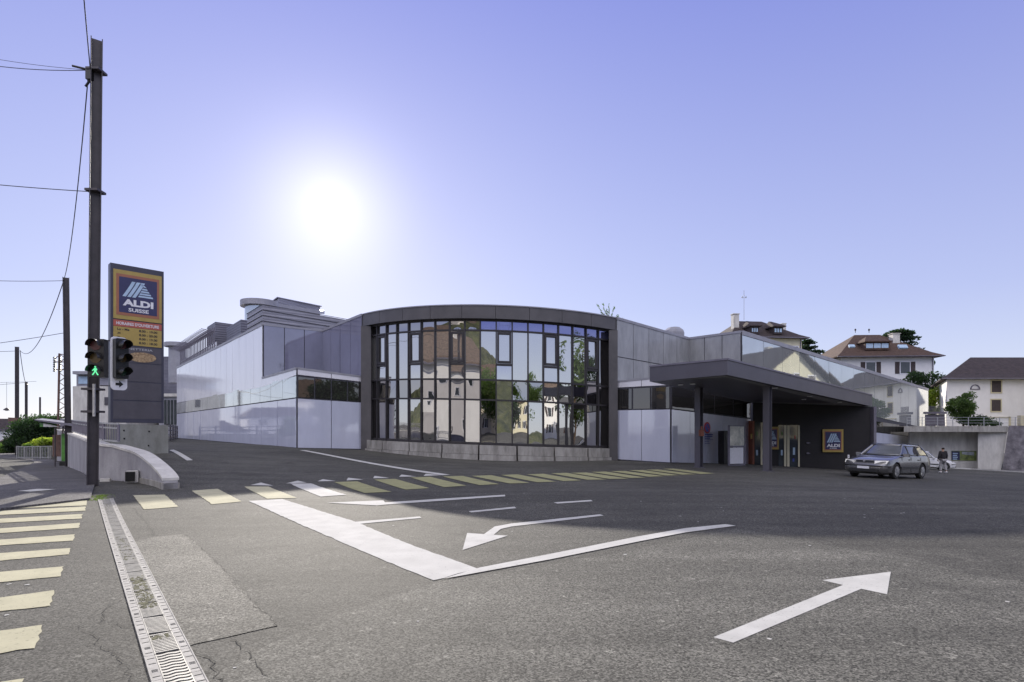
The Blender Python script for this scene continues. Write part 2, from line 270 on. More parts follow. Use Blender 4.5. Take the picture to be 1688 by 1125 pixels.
# ------------------------------------------------------------------ scene-graph helpers
WO = {}   # world origin of every created object
def tag(o, label=None, cat=None, group=None, kind=None):
    if label: o['label'] = label
    if cat: o['category'] = cat
    if group: o['group'] = group
    if kind: o['kind'] = kind
    return o
def thing(name, loc, label, cat, group=None):
    o = bpy.data.objects.new(name, None); COL.objects.link(o); o.empty_display_size = .2
    o.location = loc; WO[o.name] = Vector(loc); return tag(o, label, cat, group)
class MB:
    def __init__(s): s.v = []; s.f = []; s.m = []
    def add(s, vs, fs, mi=0):
        b = len(s.v); s.v += [tuple(v) for v in vs]; s.f += [tuple(b + i for i in f) for f in fs]; s.m += [mi] * len(fs); return s
    def hexa(s, p, mi=0):   # 4 bottom, 4 top
        return s.add(p, [(3, 2, 1, 0), (4, 5, 6, 7), (0, 1, 5, 4), (1, 2, 6, 5), (2, 3, 7, 6), (3, 0, 4, 7)], mi)
    def box(s, c, d, rz=0, mi=0, rot=None):
        m = rot or Matrix.Rotation(rz, 3, 'Z'); c = Vector(c)
        ps = [c + m @ Vector((x * d[0] / 2, y * d[1] / 2, z * d[2] / 2)) for z in (-1, 1) for x, y in ((-1, -1), (1, -1), (1, 1), (-1, 1))]
        return s.hexa(ps, mi)
    def bar(s, a, b, w, h=None, mi=0, up=(0, 0, 1)):
        a, b = Vector(a), Vector(b); h = h or w; d = (b - a).normalized(); u = Vector(up)
        if abs(d.dot(u)) > .99: u = Vector((1, 0, 0))
        x = d.cross(u).normalized() * w / 2; y = x.cross(d).normalized() * h / 2
        return s.hexa([a - x - y, a + x - y, a + x + y, a - x + y, b - x - y, b + x - y, b + x + y, b - x + y], mi)
    def tube(s, pts, r, n=8, mi=0, cap=True):
        pts = [Vector(p) for p in pts]; rs = r if isinstance(r, (list, tuple)) else [r] * len(pts); vs = []; fs = []
        for i, p in enumerate(pts):
            d = (pts[min(i + 1, len(pts) - 1)] - pts[max(i - 1, 0)]).normalized()
            u = Vector((0, 0, 1)) if abs(d.z) < .9 else Vector((1, 0, 0))
            x = d.cross(u).normalized(); y = d.cross(x)
            for k in range(n):
                a = 2 * math.pi * k / n; vs.append(p + (x * math.cos(a) + y * math.sin(a)) * rs[i])
        for i in range(len(pts) - 1):
            for k in range(n): fs.append((i * n + k, i * n + (k + 1) % n, (i + 1) * n + (k + 1) % n, (i + 1) * n + k))
        if cap: fs.append(tuple(range(n))[::-1]); fs.append(tuple((len(pts) - 1) * n + k for k in range(n)))
        return s.add(vs, fs, mi)
    def slab(s, poly, z0, z1, mi=0):      # poly: plan points; z0,z1 floats or lists
        n = len(poly); a = z0 if isinstance(z0, (list, tuple)) else [z0] * n; b = z1 if isinstance(z1, (list, tuple)) else [z1] * n
        vs = [(p[0], p[1], a[i]) for i, p in enumerate(poly)] + [(p[0], p[1], b[i]) for i, p in enumerate(poly)]
        return s.add(vs, [tuple(range(n))[::-1], tuple(range(n, 2 * n))] + [(i, (i + 1) % n, n + (i + 1) % n, n + i) for i in range(n)], mi)
    def plate(s, poly3, nrm, th, mi=0):   # flat polygon in space given thickness along nrm
        n = len(poly3); nv = Vector(nrm).normalized() * th; vs = [Vector(p) for p in poly3]; vs = vs + [v + nv for v in vs]
        return s.add(vs, [tuple(range(n))[::-1], tuple(range(n, 2 * n))] + [(i, (i + 1) % n, n + (i + 1) % n, n + i) for i in range(n)], mi)
    def build(s, name, mats, parent=None, smooth=False, loc=None, fixn=True):
        me = bpy.data.meshes.new(name); pw = WO[parent.name] if parent else Vector((0, 0, 0))
        o_w = Vector(loc) if loc is not None else pw.copy()
        me.from_pydata([tuple(Vector(v) - o_w) for v in s.v], [], s.f); me.update()
        mats = mats if isinstance(mats, (list, tuple)) else [mats]
        for m in mats: me.materials.append(M[m] if isinstance(m, str) else m)
        if len(mats) > 1: me.polygons.foreach_set('material_index', s.m)
        if fixn:
            bm = bmesh.new(); bm.from_mesh(me); bmesh.ops.recalc_face_normals(bm, faces=bm.faces); bm.to_mesh(me); bm.free()
        if smooth: me.polygons.foreach_set('use_smooth', [True] * len(me.polygons))
        o = bpy.data.objects.new(name, me); COL.objects.link(o); WO[o.name] = o_w
        o.location = o_w - pw
        if parent: o.parent = parent
        return o
def kids(o): return [c for c in bpy.data.objects if c.parent == o]
def copy_tree(o, parent=None):
    c = o.copy(); COL.objects.link(c); WO[c.name] = WO[o.name].copy(); c.parent = parent
    for ch in kids(o): copy_tree(ch, c)
    return c
def P(px, py, D): return Vector(((px - CX) / F * D, D, CZ + (HZ - py) / F * D))
def XY(px, D): return Vector(((px - CX) / F * D, D))
def zat(py, D): return CZ + (HZ - py) / F * D

FONTC = {}
def text_verts(txt, bold=0.0):
    key = (txt, bold)
    if key in FONTC: return FONTC[key]
    cu = bpy.data.curves.new('t', 'FONT'); cu.body = txt; cu.offset = bold; cu.resolution_u = 3
    o = bpy.data.objects.new('t', cu); COL.objects.link(o); dg = bpy.context.evaluated_depsgraph_get(); dg.update()
    me = bpy.data.meshes.new_from_object(o.evaluated_get(dg)); v = [tuple(x.co) for x in me.vertices]; f = [tuple(p.vertices) for p in me.polygons]
    bpy.data.objects.remove(o); bpy.data.curves.remove(cu); bpy.data.meshes.remove(me)
    xs = [a[0] for a in v]; ys = [a[1] for a in v]; x0, x1, y0, y1 = min(xs), max(xs), min(ys), max(ys)
    v = [((a[0] - x0) / (x1 - x0), (a[1] - y0) / (y1 - y0)) for a in v]; FONTC[key] = (v, f); return FONTC[key]
class Plane:   # sign plane: origin at top-left, ux = right (full width vec), uz = down (full height vec)
    def __init__(s, o, ux, dz, out): s.o = Vector(o); s.ux = Vector(ux); s.dz = Vector(dz); s.n = Vector(out).normalized()
    def p(s, u, v, h=0): return s.o + s.ux * u + s.dz * v + s.n * h
    def rect(s, mb, u0, v0, u1, v1, h, th=.006, mi=0): return mb.plate([s.p(u0, v0, h), s.p(u1, v0, h), s.p(u1, v1, h), s.p(u0, v1, h)], s.n, th, mi)
    def poly(s, mb, pts, h, th=.006, mi=0): return mb.plate([s.p(u, v, h) for u, v in pts], s.n, th, mi)
    def text(s, mb, t, u0, v0, u1, v1, h, bold=0.0, mi=0):
        v, f = text_verts(t, bold); return mb.add([s.p(u0 + a * (u1 - u0), v1 + b * (v0 - v1), h) for a, b in v], f, mi)

# ------------------------------------------------------------------ ground height field
def tps(ctrl):
    c = np.array(ctrl, float); n = len(c); d = np.hypot(c[:, None, 0] - c[None, :, 0], c[:, None, 1] - c[None, :, 1])
    K = np.where(d > 0, d * d * np.log(d + 1e-9), 0) + np.eye(n) * 8.0
    Pm = np.c_[np.ones(n), c[:, :2]]; A = np.block([[K, Pm], [Pm.T, np.zeros((3, 3))]]); w = np.linalg.solve(A, np.r_[c[:, 2], 0, 0, 0])
    def f(x, y):
        r = w[n] + w[n + 1] * x + w[n + 2] * y
        for i in range(n):
            dd = (x - c[i, 0]) ** 2 + (y - c[i, 1]) ** 2; r = r + w[i] * .5 * dd * np.log(dd + 1e-9)
        return r
    return f
near = [(-12, 0, 0), (-4, 0, 0), (4, 0, 0), (14, 0, 0), (-8, 6, 0), (0, 6, 0), (8, 6, 0), (-8, 11, 0), (0, 12, 0), (8, 12, 0), (15, 10, -.1), (-16, 8, 0), (-20, -8, 0), (20, -8, 0), (0, -15, 0)]
lot = near + [(-9.3, 15.6, .07), (-10.8, 17, .15), (-14.9, 25, .70), (-12.3, 33.0, .67), (-9.1, 35.1, .50), (-1.5, 31.4, .02), (6.1, 33.5, -.06), (8.6, 31.1, -.10), (11.5, 25.9, -.17),
              (15.2, 36.5, -.46), (21.6, 34.4, -.79), (15.6, 23.3, -.33), (17.6, 24.7, -.43), (29.6, 39.6, -1.23), (46, 58, -2.2), (50.5, 70, -2.9), (54, 62, -3.0), (-25, 49, .76), (-38.6, 66.3, .86), (-2, 20, .03), (-24, 40, .8), (60, 80, -3.3), (30, 20, -.6), (30, 0, -.2)]
street = near + [(-11.8, 16.2, .08), (-13.5, 18.8, 0.02), (-17, 23, -.08), (-23.2, 30, -.26), (-29.7, 37.9, -.4), (-51.6, 60, -.85), (-30, 20, -.15), (-45, 40, -.5), (-60, 75, -1.1), (-40, 70, -1.0), (0, 20, .1), (-60, 10, -.2)]
gl, gs = tps(lot), tps(street)
WALL = [(-9.15, 15.45), (-10.1, 16.5), (-11.3, 17.6), (-12.7, 18.6), (-13.5, 19.05), (-29.7, 37.9)]
far_u = Vector((WALL[-1][0] - WALL[-2][0], WALL[-1][1] - WALL[-2][1])).normalized()
brk = [(-9.1, -100)] + [(-9.1, 15.4)] + WALL[1:] + [(WALL[-1][0] + far_u.x * 80, WALL[-1][1] + far_u.y * 80)]
def spaced(lo, hi, st, far): 
    a = list(np.arange(lo, hi + 1e-6, st)); d = st; l = []; x = lo
    while x > -far: d *= 1.25; x -= d; l.append(x)
    r = []; x = hi; d = st
    while x < far: d *= 1.25; x += d; r.append(x)
    return np.array(l[::-1] + a + r)
GX, GY = spaced(-56, 60, .3, 1500), spaced(-6, 84, .3, 1500)
XX, YY = np.meshgrid(GX, GY)
cx_, cy_ = np.clip(XX, -62, 62), np.clip(YY, -14, 82)
zl_, zs_ = gl(cx_, cy_), gs(cx_, cy_)
bx_ = np.interp(YY.ravel(), [b[1] for b in brk], [b[0] for b in brk]).reshape(YY.shape) + .26
right = XX > bx_
t_ = np.clip((YY - 13.5) / 3.0, 0, 1); t_ = t_ * t_ * (3 - 2 * t_)
tl = np.where(right, t_, 0)
GZ = zs_ * (1 - tl) + zl_ * tl
GZ = np.where(YY < 11, GZ * np.clip((YY - 4) / 7, 0, 1), GZ)
def gz(x, y):
    i = int(np.clip(np.searchsorted(GX, x) - 1, 0, len(GX) - 2)); j = int(np.clip(np.searchsorted(GY, y) - 1, 0, len(GY) - 2))
    u = (x - GX[i]) / (GX[i + 1] - GX[i]); v = (y - GY[j]) / (GY[j + 1] - GY[j]); u = min(max(u, 0), 1); v = min(max(v, 0), 1)
    return float((GZ[j, i] * (1 - u) + GZ[j, i + 1] * u) * (1 - v) + (GZ[j + 1, i] * (1 - u) + GZ[j + 1, i + 1] * u) * v)
def hit(px, py, lift=0.0):
    k = (HZ - py) / F; s = (px - CX) / F; D = 2.0; prev = D
    while D < 140:
        if CZ + k * D <= gz(s * D, D) + lift: break
        prev = D; D += .12 + D * .004
    a, b = prev, D
    for _ in range(18):
        m = (a + b) / 2
        if CZ + k * m <= gz(s * m, m) + lift: b = m
        else: a = m
    return Vector((s * b, b))
ny, nx = XX.shape
me = bpy.data.meshes.new('ground'); vv = np.stack([XX, YY, GZ], -1).reshape(-1, 3)
idx = np.arange(nx * ny).reshape(ny, nx); q = np.stack([idx[:-1, :-1], idx[:-1, 1:], idx[1:, 1:], idx[1:, :-1]], -1).reshape(-1, 4)
me.vertices.add(len(vv)); me.vertices.foreach_set('co', vv.ravel()); me.loops.add(q.size); me.loops.foreach_set('vertex_index', q.ravel())
me.polygons.add(len(q)); me.polygons.foreach_set('loop_start', np.arange(0, q.size, 4)); me.polygons.foreach_set('use_smooth', np.ones(len(q), bool)); me.update(calc_edges=True)
me.materials.append(M['asphalt']); g = bpy.data.objects.new('ground', me); COL.objects.link(g)
tag(g, 'worn grey asphalt of the forecourt and street', kind='structure')

def drape(name, polys, material, lift, label, th=0.0, extra=None):
    bm = bmesh.new()
    for poly in polys:
        try: f = bm.faces.new([bm.verts.new((p[0], p[1], 0)) for p in poly])
        except ValueError: continue
    bm.normal_update()
    for f in bm.faces:
        if f.normal.z < 0: f.normal_flip()
    bmesh.ops.triangulate(bm, faces=[f for f in bm.faces if len(f.verts) > 4])
    xs = [v.co.x for v in bm.verts]; ys = [v.co.y for v in bm.verts]
    for ax, lo, hi in ((0, min(xs), max(xs)), (1, min(ys), max(ys))):
        k = math.floor(lo / .6) + 1
        while k * .6 < hi:
            co = [0, 0, 0]; co[ax] = k * .6; no = [0, 0, 0]; no[ax] = 1
            bmesh.ops.bisect_plane(bm, geom=bm.verts[:] + bm.edges[:] + bm.faces[:], plane_co=co, plane_no=no); k += 1
    if th:
        r = bmesh.ops.extrude_face_region(bm, geom=bm.faces[:]); up = {v for v in r['geom'] if isinstance(v, bmesh.types.BMVert)}
        for v in bm.verts: v.co.z = gz(v.co.x, v.co.y) + (lift if v in up else -.15)
        bmesh.ops.recalc_face_normals(bm, faces=bm.faces)
    else:
        for v in bm.verts: v.co.z = gz(v.co.x, v.co.y) + lift + max(0, (v.co.y - 8)) * .0006
    me = bpy.data.meshes.new(name); bm.to_mesh(me); bm.free(); me.materials.append(M[material])
    o = bpy.data.objects.new(name, me); COL.objects.link(o); return tag(o, label, kind='structure')
def c6(*p): return [hit(x / 3.26, 780 + y / 3.26) for x, y in p]
def c7(*p): return [hit(400 + x / 1.986, 740 + y / 1.986) for x, y in p]
def c8(*p): return [hit(1100 + x / 2.871, 760 + y / 2.871) for x, y in p]
# patches of newer asphalt
def rough_edges(poly, amp=.03, st=.18):
    o = []
    for i, p in enumerate(poly):
        q_ = poly[(i + 1) % len(poly)]; L = (Vector(q_) - Vector(p)).length; n = max(1, int(L / st))
        for k in range(n):
            a = Vector(p).lerp(Vector(q_), k / n); o.append(a + Vector((random.uniform(-amp, amp), random.uniform(-amp, amp))))
    return o
drape('asphalt_patch', [rough_edges(c6((712, 372), (830, 345), (995, 330), (1150, 465), (1280, 610), (1400, 735), (1490, 822), (1060, 925), (985, 945)))], 'patch', .005, 'lighter rectangular asphalt repair beside the drain channel')
def lk(*p): return [hit(a, b) for a, b in p]
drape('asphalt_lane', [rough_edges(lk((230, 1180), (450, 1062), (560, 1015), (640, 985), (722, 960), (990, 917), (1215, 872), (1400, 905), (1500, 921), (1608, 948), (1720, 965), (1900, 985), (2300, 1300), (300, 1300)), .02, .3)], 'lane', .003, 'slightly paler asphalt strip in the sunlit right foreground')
# sidewalk on the left
def cl(*p): return [hit(x, y, .05) for x, y in p]
walk = cl((149, 821), (90, 828), (0, 838), (-120, 846), (-120, 800), (0, 787), (28, 775.5), (57, 762), (50, 758.5), (26, 756), (0, 754.5), (-60, 752.5), (-60, 748), (30, 748), (60, 752), (100, 757), (120, 767), (131, 776.5), (158, 794))
drape('pavement', [walk], 'walk', .05, 'bluish grey pavement along the retaining wall', th=1)
# zebra crossings
s6 = [((0, 172), (470, 150), (466, 176), (0, 196)), ((0, 207), (463, 182), (455, 205), (0, 228)), ((0, 248), (445, 222), (438, 247), (0, 270)), ((0, 300), (432, 270), (422, 297), (0, 325)),
      ((0, 360), (403, 332), (392, 365), (0, 391)), ((0, 433), (377, 405), (366, 440), (0, 474)), ((0, 535), (342, 503), (322, 558), (0, 590)), ((0, 672), (293, 633), (268, 718), (0, 747)),
      ((0, 852), (225, 820), (190, 942), (0, 972)), ((0, 1130), (118, 1112), (96, 1185), (0, 1200))]
pl = []
for a, b, c, d in s6:
    k = -900; m1 = (b[1] - a[1]) / (b[0] - a[0]); m2 = (c[1] - d[1]) / c[0]
    a2 = (k, a[1] + m1 * k); d2 = (k, d[1] + m2 * k); pp = c6(a2, b, c, d2)
    pl.append(rough_edges(pp, .012, .09))
drape('zebra_crossing', pl, 'yellow_sunlit', .006, 'pale yellow zebra stripes crossing the road at lower left')
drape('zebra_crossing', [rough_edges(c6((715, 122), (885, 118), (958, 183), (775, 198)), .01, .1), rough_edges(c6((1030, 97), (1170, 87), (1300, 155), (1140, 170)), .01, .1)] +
      [rough_edges(c7((5, 125), (85, 125), (178, 162), (80, 165)), .01, .1), c7((300, 300), (301, 300), (301, 301))][:3], 'yellow_sunlit', .006, 'zebra stripes coloured cream for the sunlight, nearest the retaining wall')
drape('zebra_crossing', [rough_edges(c7((155, 115), (225, 115), (340, 152), (255, 158)), .01, .1)], 'white', .006, 'bright white zebra stripe between the cream and the shaded yellow ones')
zs = [((300, 110), (375, 108), (488, 142), (400, 146)), ((430, 102), (500, 100), (612, 130), (535, 135)), ((550, 95), (615, 93), (733, 122), (660, 127)), ((655, 92), (720, 90), (840, 117), (775, 120)),
      ((750, 90), (815, 88), (940, 113), (875, 115)), ((845, 87), (900, 85), (1028, 109), (965, 111)), ((930, 85), (985, 83), (1110, 105), (1050, 107)), ((1010, 82), (1060, 80), (1190, 102), (1130, 103)),
      ((1075, 80), (1125, 79), (1265, 99), (1200, 100)), ((1140, 77), (1190, 76), (1320, 96), (1270, 97)), ((1205, 75), (1250, 74), (1380, 91), (1330, 93)), ((1265, 72), (1310, 71), (1430, 88), (1385, 89)),
      ((1320, 70), (1360, 69), (1485, 85), (1440, 86)), ((1375, 67), (1410, 66), (1545, 82), (1500, 84))]
drape('zebra_crossing', [c7(*z) for z in zs], 'yellow_shaded', .006, 'yellow zebra stripes coloured darker for the building shade, running to the entrance')
drape('yield_markings', [c7(*z) for z in [((25, 120), (60, 112), (100, 122)), ((140, 115), (180, 106), (210, 112)), ((245, 108), (262, 101), (305, 107)), ((340, 105), (345, 96), (395, 102)), ((427, 98), (432, 90), (480, 97)), ((512, 93), (520, 86), (568, 92)), ((592, 90), (600, 83), (650, 88))]], 'white', .006, 'row of small white give way triangles behind the crossing')
drape('road_line', [c7((185, 6), (205, 6), (680, 86), (655, 88))], 'white', .006, 'thin white line leading toward the curved glass front')
drape('stop_line', [rough_edges(c7((20, 172), (130, 166), (370, 240), (540, 312), (770, 393), (625, 433), (475, 372), (285, 290)), .012, .12)], 'white', .006, 'thick white stop line running diagonally across the junction')
drape('road_line', [c7((775, 392), (1010, 346), (1290, 290), (1450, 262), (1580, 249), (1615, 254), (1450, 276), (1300, 305), (1010, 364), (700, 421), (655, 428))], 'white', .010, 'long white lane line running right from the stop line')
drape('lane_arrow', [c7((275, 178), (460, 170), (466, 177), (858, 152), (860, 157), (470, 184), (440, 187))], 'white', .006, 'white lane arrow with thin shaft pointing left beyond the stop line')
drape('road_line', [c7((350, 242), (580, 223), (585, 228), (375, 248))], 'white', .006, 'short white line joining the stop line at its middle')
drape('road_line', [c7((740, 206), (890, 191), (896, 196), (748, 210))], 'white', .006, 'short white dash in the shade, left of the other dash')
drape('road_line', [c7((1018, 177), (1140, 169), (1146, 173), (1030, 181))], 'white', .006, 'short white dash in the shade, nearer the entrance')
drape('lane_arrow', [c7((735, 277), (790, 281), (825, 256), (880, 246), (1170, 216), (1182, 220), (880, 256), (845, 264), (822, 283), (868, 286), (720, 333))], 'white', .006, 'bent white lane arrow pointing toward the stop line')
drape('lane_arrow', [c8((218, 838), (832, 590), (733, 567), (1058, 527), (1040, 634), (918, 608), (312, 864))], 'white', .006, 'large straight white arrow in the sunlit foreground at right')
drape('road_line', [[hit(279, 743), hit(286, 742), hit(318, 759.5), hit(308, 760)]], 'white', .006, 'short worn white line beside the concrete sign base')
drape('pavement_marking', [[hit(28, 810.5, .05), hit(60, 807, .05), hit(93, 807.5, .05), hit(80, 809, .05), hit(50, 811.5, .05)]], 'white', .058, 'faded white mark painted on the shaded pavement')
# tar cracks and seams as thin dark strips
def seam(name, pts, w, label, material='slot', jit=.03):
    w *= .6
    pts = [Vector(p) for p in pts]; fine = []
    for a, b in zip(pts, pts[1:]):
        n = max(2, int((b - a).length / .06))
        for k in range(n): fine.append(a.lerp(b, k / n) + Vector((random.uniform(-jit, jit), random.uniform(-jit, jit))))
    fine.append(pts[-1]); quads = []
    Ls = []
    for i, p in enumerate(fine):
        d = (fine[min(i + 1, len(fine) - 1)] - fine[max(i - 1, 0)]); d = Vector((-d.y, d.x)).normalized() * w * random.uniform(.3, 1.1); Ls.append((p + d, p - d))
    for a, b in zip(Ls, Ls[1:]): quads.append([a[0], b[0], b[1], a[1]])
    bm = bmesh.new()
    for q_ in quads: bm.faces.new([bm.verts.new((p.x, p.y, gz(p.x, p.y) + .0075)) for p in q_])
    me = bpy.data.meshes.new(name); bm.to_mesh(me); bm.free(); me.materials.append(M[material]); o = bpy.data.objects.new(name, me); COL.objects.link(o); tag(o, label, kind='structure')
seam('asphalt_crack', c6((720, 190), (770, 250), (820, 310), (840, 342)), .007, 'thin crack running down to the corner of the repair patch')
seam('asphalt_crack', c6((985, 945), (1060, 960), (1120, 1010), (1165, 1080), (1180, 1140)), .010, 'dark crack below the repair patch')
seam('asphalt_crack', c6((1268, 892), (1330, 970), (1400, 1060), (1440, 1092)), .009, 'diagonal crack in the foreground asphalt')
seam('asphalt_crack', c6((555, 800), (570, 720), (650, 685)), .006, 'short crack left of the drain channel')
seam('asphalt_crack', c6((540, 770), (640, 810), (730, 840)), .006, 'crack meeting the drain channel from the left')
seam('asphalt_crack', c6((420, 830), (470, 860), (520, 880), (560, 940), (640, 1000), (690, 1070), (700, 1125)), .007, 'long wandering crack between the zebra stripes and drain')
seam('asphalt_seam', c6((995, 330), (1150, 465), (1280, 610), (1400, 735), (1490, 822)), .006, 'dark seam on the right edge of the repair patch')
seam('asphalt_seam', c8((360, 345), (520, 378), (700, 410), (860, 438), (1040, 462), (1200, 492), (1450, 540)), .008, 'fine dark seam crossing the shadow edge at right', jit=.01)
seam('asphalt_seam', c8((480, 200), (700, 222), (950, 255), (1200, 280), (1500, 310), (1700, 335)), .010, 'pale seam across the shaded forecourt', 'patch', .01)
flecks = MB()
for _ in range(46):
    x = random.uniform(-6, 9); y = random.uniform(3.2, 15); s_ = random.uniform(.006, .02) * (1 + y * .05); z = gz(x, y) + .006; a = random.uniform(0, 3.1)
    vs = [(x + math.cos(a + k) * s_ * random.uniform(.6, 1.2), y + math.sin(a + k) * s_ * random.uniform(.6, 1.2), z) for k in (0, 1.2, 2.6, 3.7, 5)]
    flecks.add(vs, [(0, 1, 2, 3, 4)])
tag(flecks.build('pale_flecks', 'white'), 'small pale chewing gum flecks scattered on the asphalt', 'litter', kind='stuff')

# ------------------------------------------------------------------ drain channel
dA, dB = hit(174, 823), hit(296, 1125)
dB = dA + (dB - dA) * 1.25
ddir = (dB - dA).normalized(); dn = Vector((-ddir.y, ddir.x)); DL = (dB - dA).length
dr = thing('drain_channel', (dA.x, dA.y, gz(dA.x, dA.y)), 'long concrete framed drain channel with iron grates running past the zebra crossing', 'drain')
def dp3(s, t, h=0): p = dA + ddir * s + dn * t; return Vector((p.x, p.y, gz(p.x, p.y) + h))
HWD, FR = .138, .056
fr = MB()
n = int(DL / .5)
for side in (-1, 1):
    for i in range(n):
        a, b = i * .5, (i + 1) * .5 - .006; t0, t1 = sorted((side * HWD, side * (HWD - FR)))
        fr.hexa([dp3(a, t0, -.03), dp3(b, t0, -.03), dp3(b, t1, -.03), dp3(a, t1, -.03), dp3(a, t0, .009), dp3(b, t0, .009), dp3(b, t1, .009), dp3(a, t1, .009)])
        t2, t3 = sorted((side * (HWD + .008), side * (HWD)))   # bright rim
        fr.hexa([dp3(a, t2, -.03), dp3(b, t2, -.03), dp3(b, t3, -.03), dp3(a, t3, -.03), dp3(a, t2, .013), dp3(b, t2, .013), dp3(b, t3, .013), dp3(a, t3, .013)])
mk = fr
for side in (-1, 1):
    for i in range(n):
        for k, s0 in enumerate((.06, .17, .30, .43)):
            a = i * .5 + s0; w = .010 if k != 2 else .02; tt = side * (HWD - FR * .5)
            if k == 2:
                for j in range(3): mk.hexa([dp3(a + j * .018, tt - .018, .0085), dp3(a + j * .018 + .006, tt - .018, .0085), dp3(a + j * .018 + .006, tt + .018, .0085), dp3(a + j * .018, tt + .018, .0085)] + [dp3(a + j * .018, tt - .018, .0105), dp3(a + j * .018 + .006, tt - .018, .0105), dp3(a + j * .018 + .006, tt + .018, .0105), dp3(a + j * .018, tt + .018, .0105)], 1)
            else: mk.hexa([dp3(a, tt - .022, .0085), dp3(a + w, tt - .022, .0085), dp3(a + w, tt + .022, .0085), dp3(a, tt + .022, .0085)] + [dp3(a, tt - .022, .0105), dp3(a + w, tt - .022, .0105), dp3(a + w, tt + .022, .0105), dp3(a, tt + .022, .0105)], 1)
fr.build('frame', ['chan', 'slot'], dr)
bed = MB()
for i in range(n * 2): a, b = i * .25, (i + 1) * .25; bed.hexa([dp3(a, -.076, -.04), dp3(b, -.076, -.04), dp3(b, .076, -.04), dp3(a, .076, -.04), dp3(a, -.076, .0015), dp3(b, -.076, .0015), dp3(b, .076, .0015), dp3(a, .076, .0015)])
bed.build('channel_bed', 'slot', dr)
inner = HWD - FR - .002
for i in range(n):
    gb = MB(); a0 = i * .5 + .004; a1 = (i + 1) * .5 - .01; dist = DL - a0
    for sd_ in (-1, 1):
        t0, t1 = sorted((sd_ * inner, sd_ * (inner - .007))); gb.hexa([dp3(a0, t0, .001), dp3(a1, t0, .001), dp3(a1, t1, .001), dp3(a0, t1, .001), dp3(a0, t0, .011), dp3(a1, t0, .011), dp3(a1, t1, .011), dp3(a0, t1, .011)])
    wavy = i >= n - 7; st = .056 if wavy else .036; k = 0; s0 = a0 + .008
    while s0 < a1 - .012:
        segs = 10 if wavy else 1; pts = []
        for j in range(segs + 1):
            t = -inner + .006 + (2 * inner - .012) * j / segs
            off = .007 * math.sin(j / segs * 2 * math.pi * 1.5) if wavy else (.0 if i % 3 else (j - .5) * .03)
            pts.append((s0 + off, t))
        bw = .028 if wavy else .017
        for (sa, ta), (sb, tb) in zip(pts, pts[1:]):
            gb.hexa([dp3(sa, ta, .002), dp3(sa + bw, ta, .002), dp3(sb + bw, tb, .002), dp3(sb, tb, .002), dp3(sa, ta, .010), dp3(sa + bw, ta, .010), dp3(sb + bw, tb, .010), dp3(sb, tb, .010)])
        s0 += st
    gb.build('grate', 'grate', dr, fixn=False)
ms = MB()
def s_of(py_): a = dA + ddir * .0; lo, hi = 0, DL; return min(range(0, int(DL * 50)), key=lambda k: abs(HZ + F * (CZ - gz(*(dA + ddir * k / 50))) / (dA + ddir * k / 50).y - py_)) / 50
for (ya, yb, dens) in ((886, 924, 70), (951, 1003, 300), (1048, 1054, 25), (830, 850, 20)):
    sa, sb = s_of(ya), s_of(yb)
    for _ in range(dens):
        a = random.uniform(sa, sb); ln = random.uniform(.01, .045); t0 = random.uniform(-.075, .05); t1 = t0 + random.uniform(.008, .03)
        ms.hexa([dp3(a, t0, .007), dp3(a + ln, t0, .007), dp3(a + ln, t1, .007), dp3(a, t1, .007), dp3(a + .003, t0 + .003, .0125), dp3(a + ln - .004, t0 + .002, .012), dp3(a + ln - .002, t1 - .002, .0125), dp3(a + .003, t1 - .002, .012)])
tag(ms.build('moss_in_grates', 'moss'), 'moss and dirt filling some of the drain grates', 'moss', kind='stuff')
gt = MB()
tufts = [hit(random.uniform(160, 184), random.uniform(817.5, 825.5)) for _ in range(9)]
for _ in range(330):
    c = random.choice(tufts) + Vector((random.gauss(0, .07), random.gauss(0, .10))); h = random.uniform(.01, .05); a = random.uniform(0, 6.28); w = .008; z = gz(c.x, c.y)
    l = Vector((random.uniform(-.05, .05), random.uniform(-.05, .05)))
    gt.add([(c.x - w * math.cos(a), c.y - w * math.sin(a), z), (c.x + w * math.cos(a), c.y + w * math.sin(a), z), (c.x + l.x, c.y + l.y, z + h)], [(0, 1, 2)])
tag(gt.build('weed_tuft', 'grass', fixn=False), 'bright green weeds growing at the far end of the drain', 'grass', kind='stuff')

exec_parts = True
# ------------------------------------------------------------------ supermarket building
BL = thing('supermarket_building', (0, 34, .0), 'long glass clad supermarket with bulging curved window front, white panels and dark entrance canopy', 'building')
def TL(X): return -.033 * (X + 1.5)
def norm2(A, B):
    d = (Vector(B) - Vector(A)).normalized(); n = Vector((d.y, -d.x))
    mid = (Vector(A) + Vector(B)) / 2
    return n if n.dot(-mid) > 0 else -n
def face(mb, A, B, zA0, zB0, zA1, zB1, off, th, mi=0):
    A, B = Vector(A), Vector(B); n = norm2(A, B); a0, b0 = A + n * off, B + n * off; a1, b1 = A + n * (off + th), B + n * (off + th)
    mb.hexa([(a0.x, a0.y, zA0), (b0.x, b0.y, zB0), (b1.x, b1.y, zB0), (a1.x, a1.y, zA0), (a0.x, a0.y, zA1), (b0.x, b0.y, zB1), (b1.x, b1.y, zB1), (a1.x, a1.y, zA1)], mi)
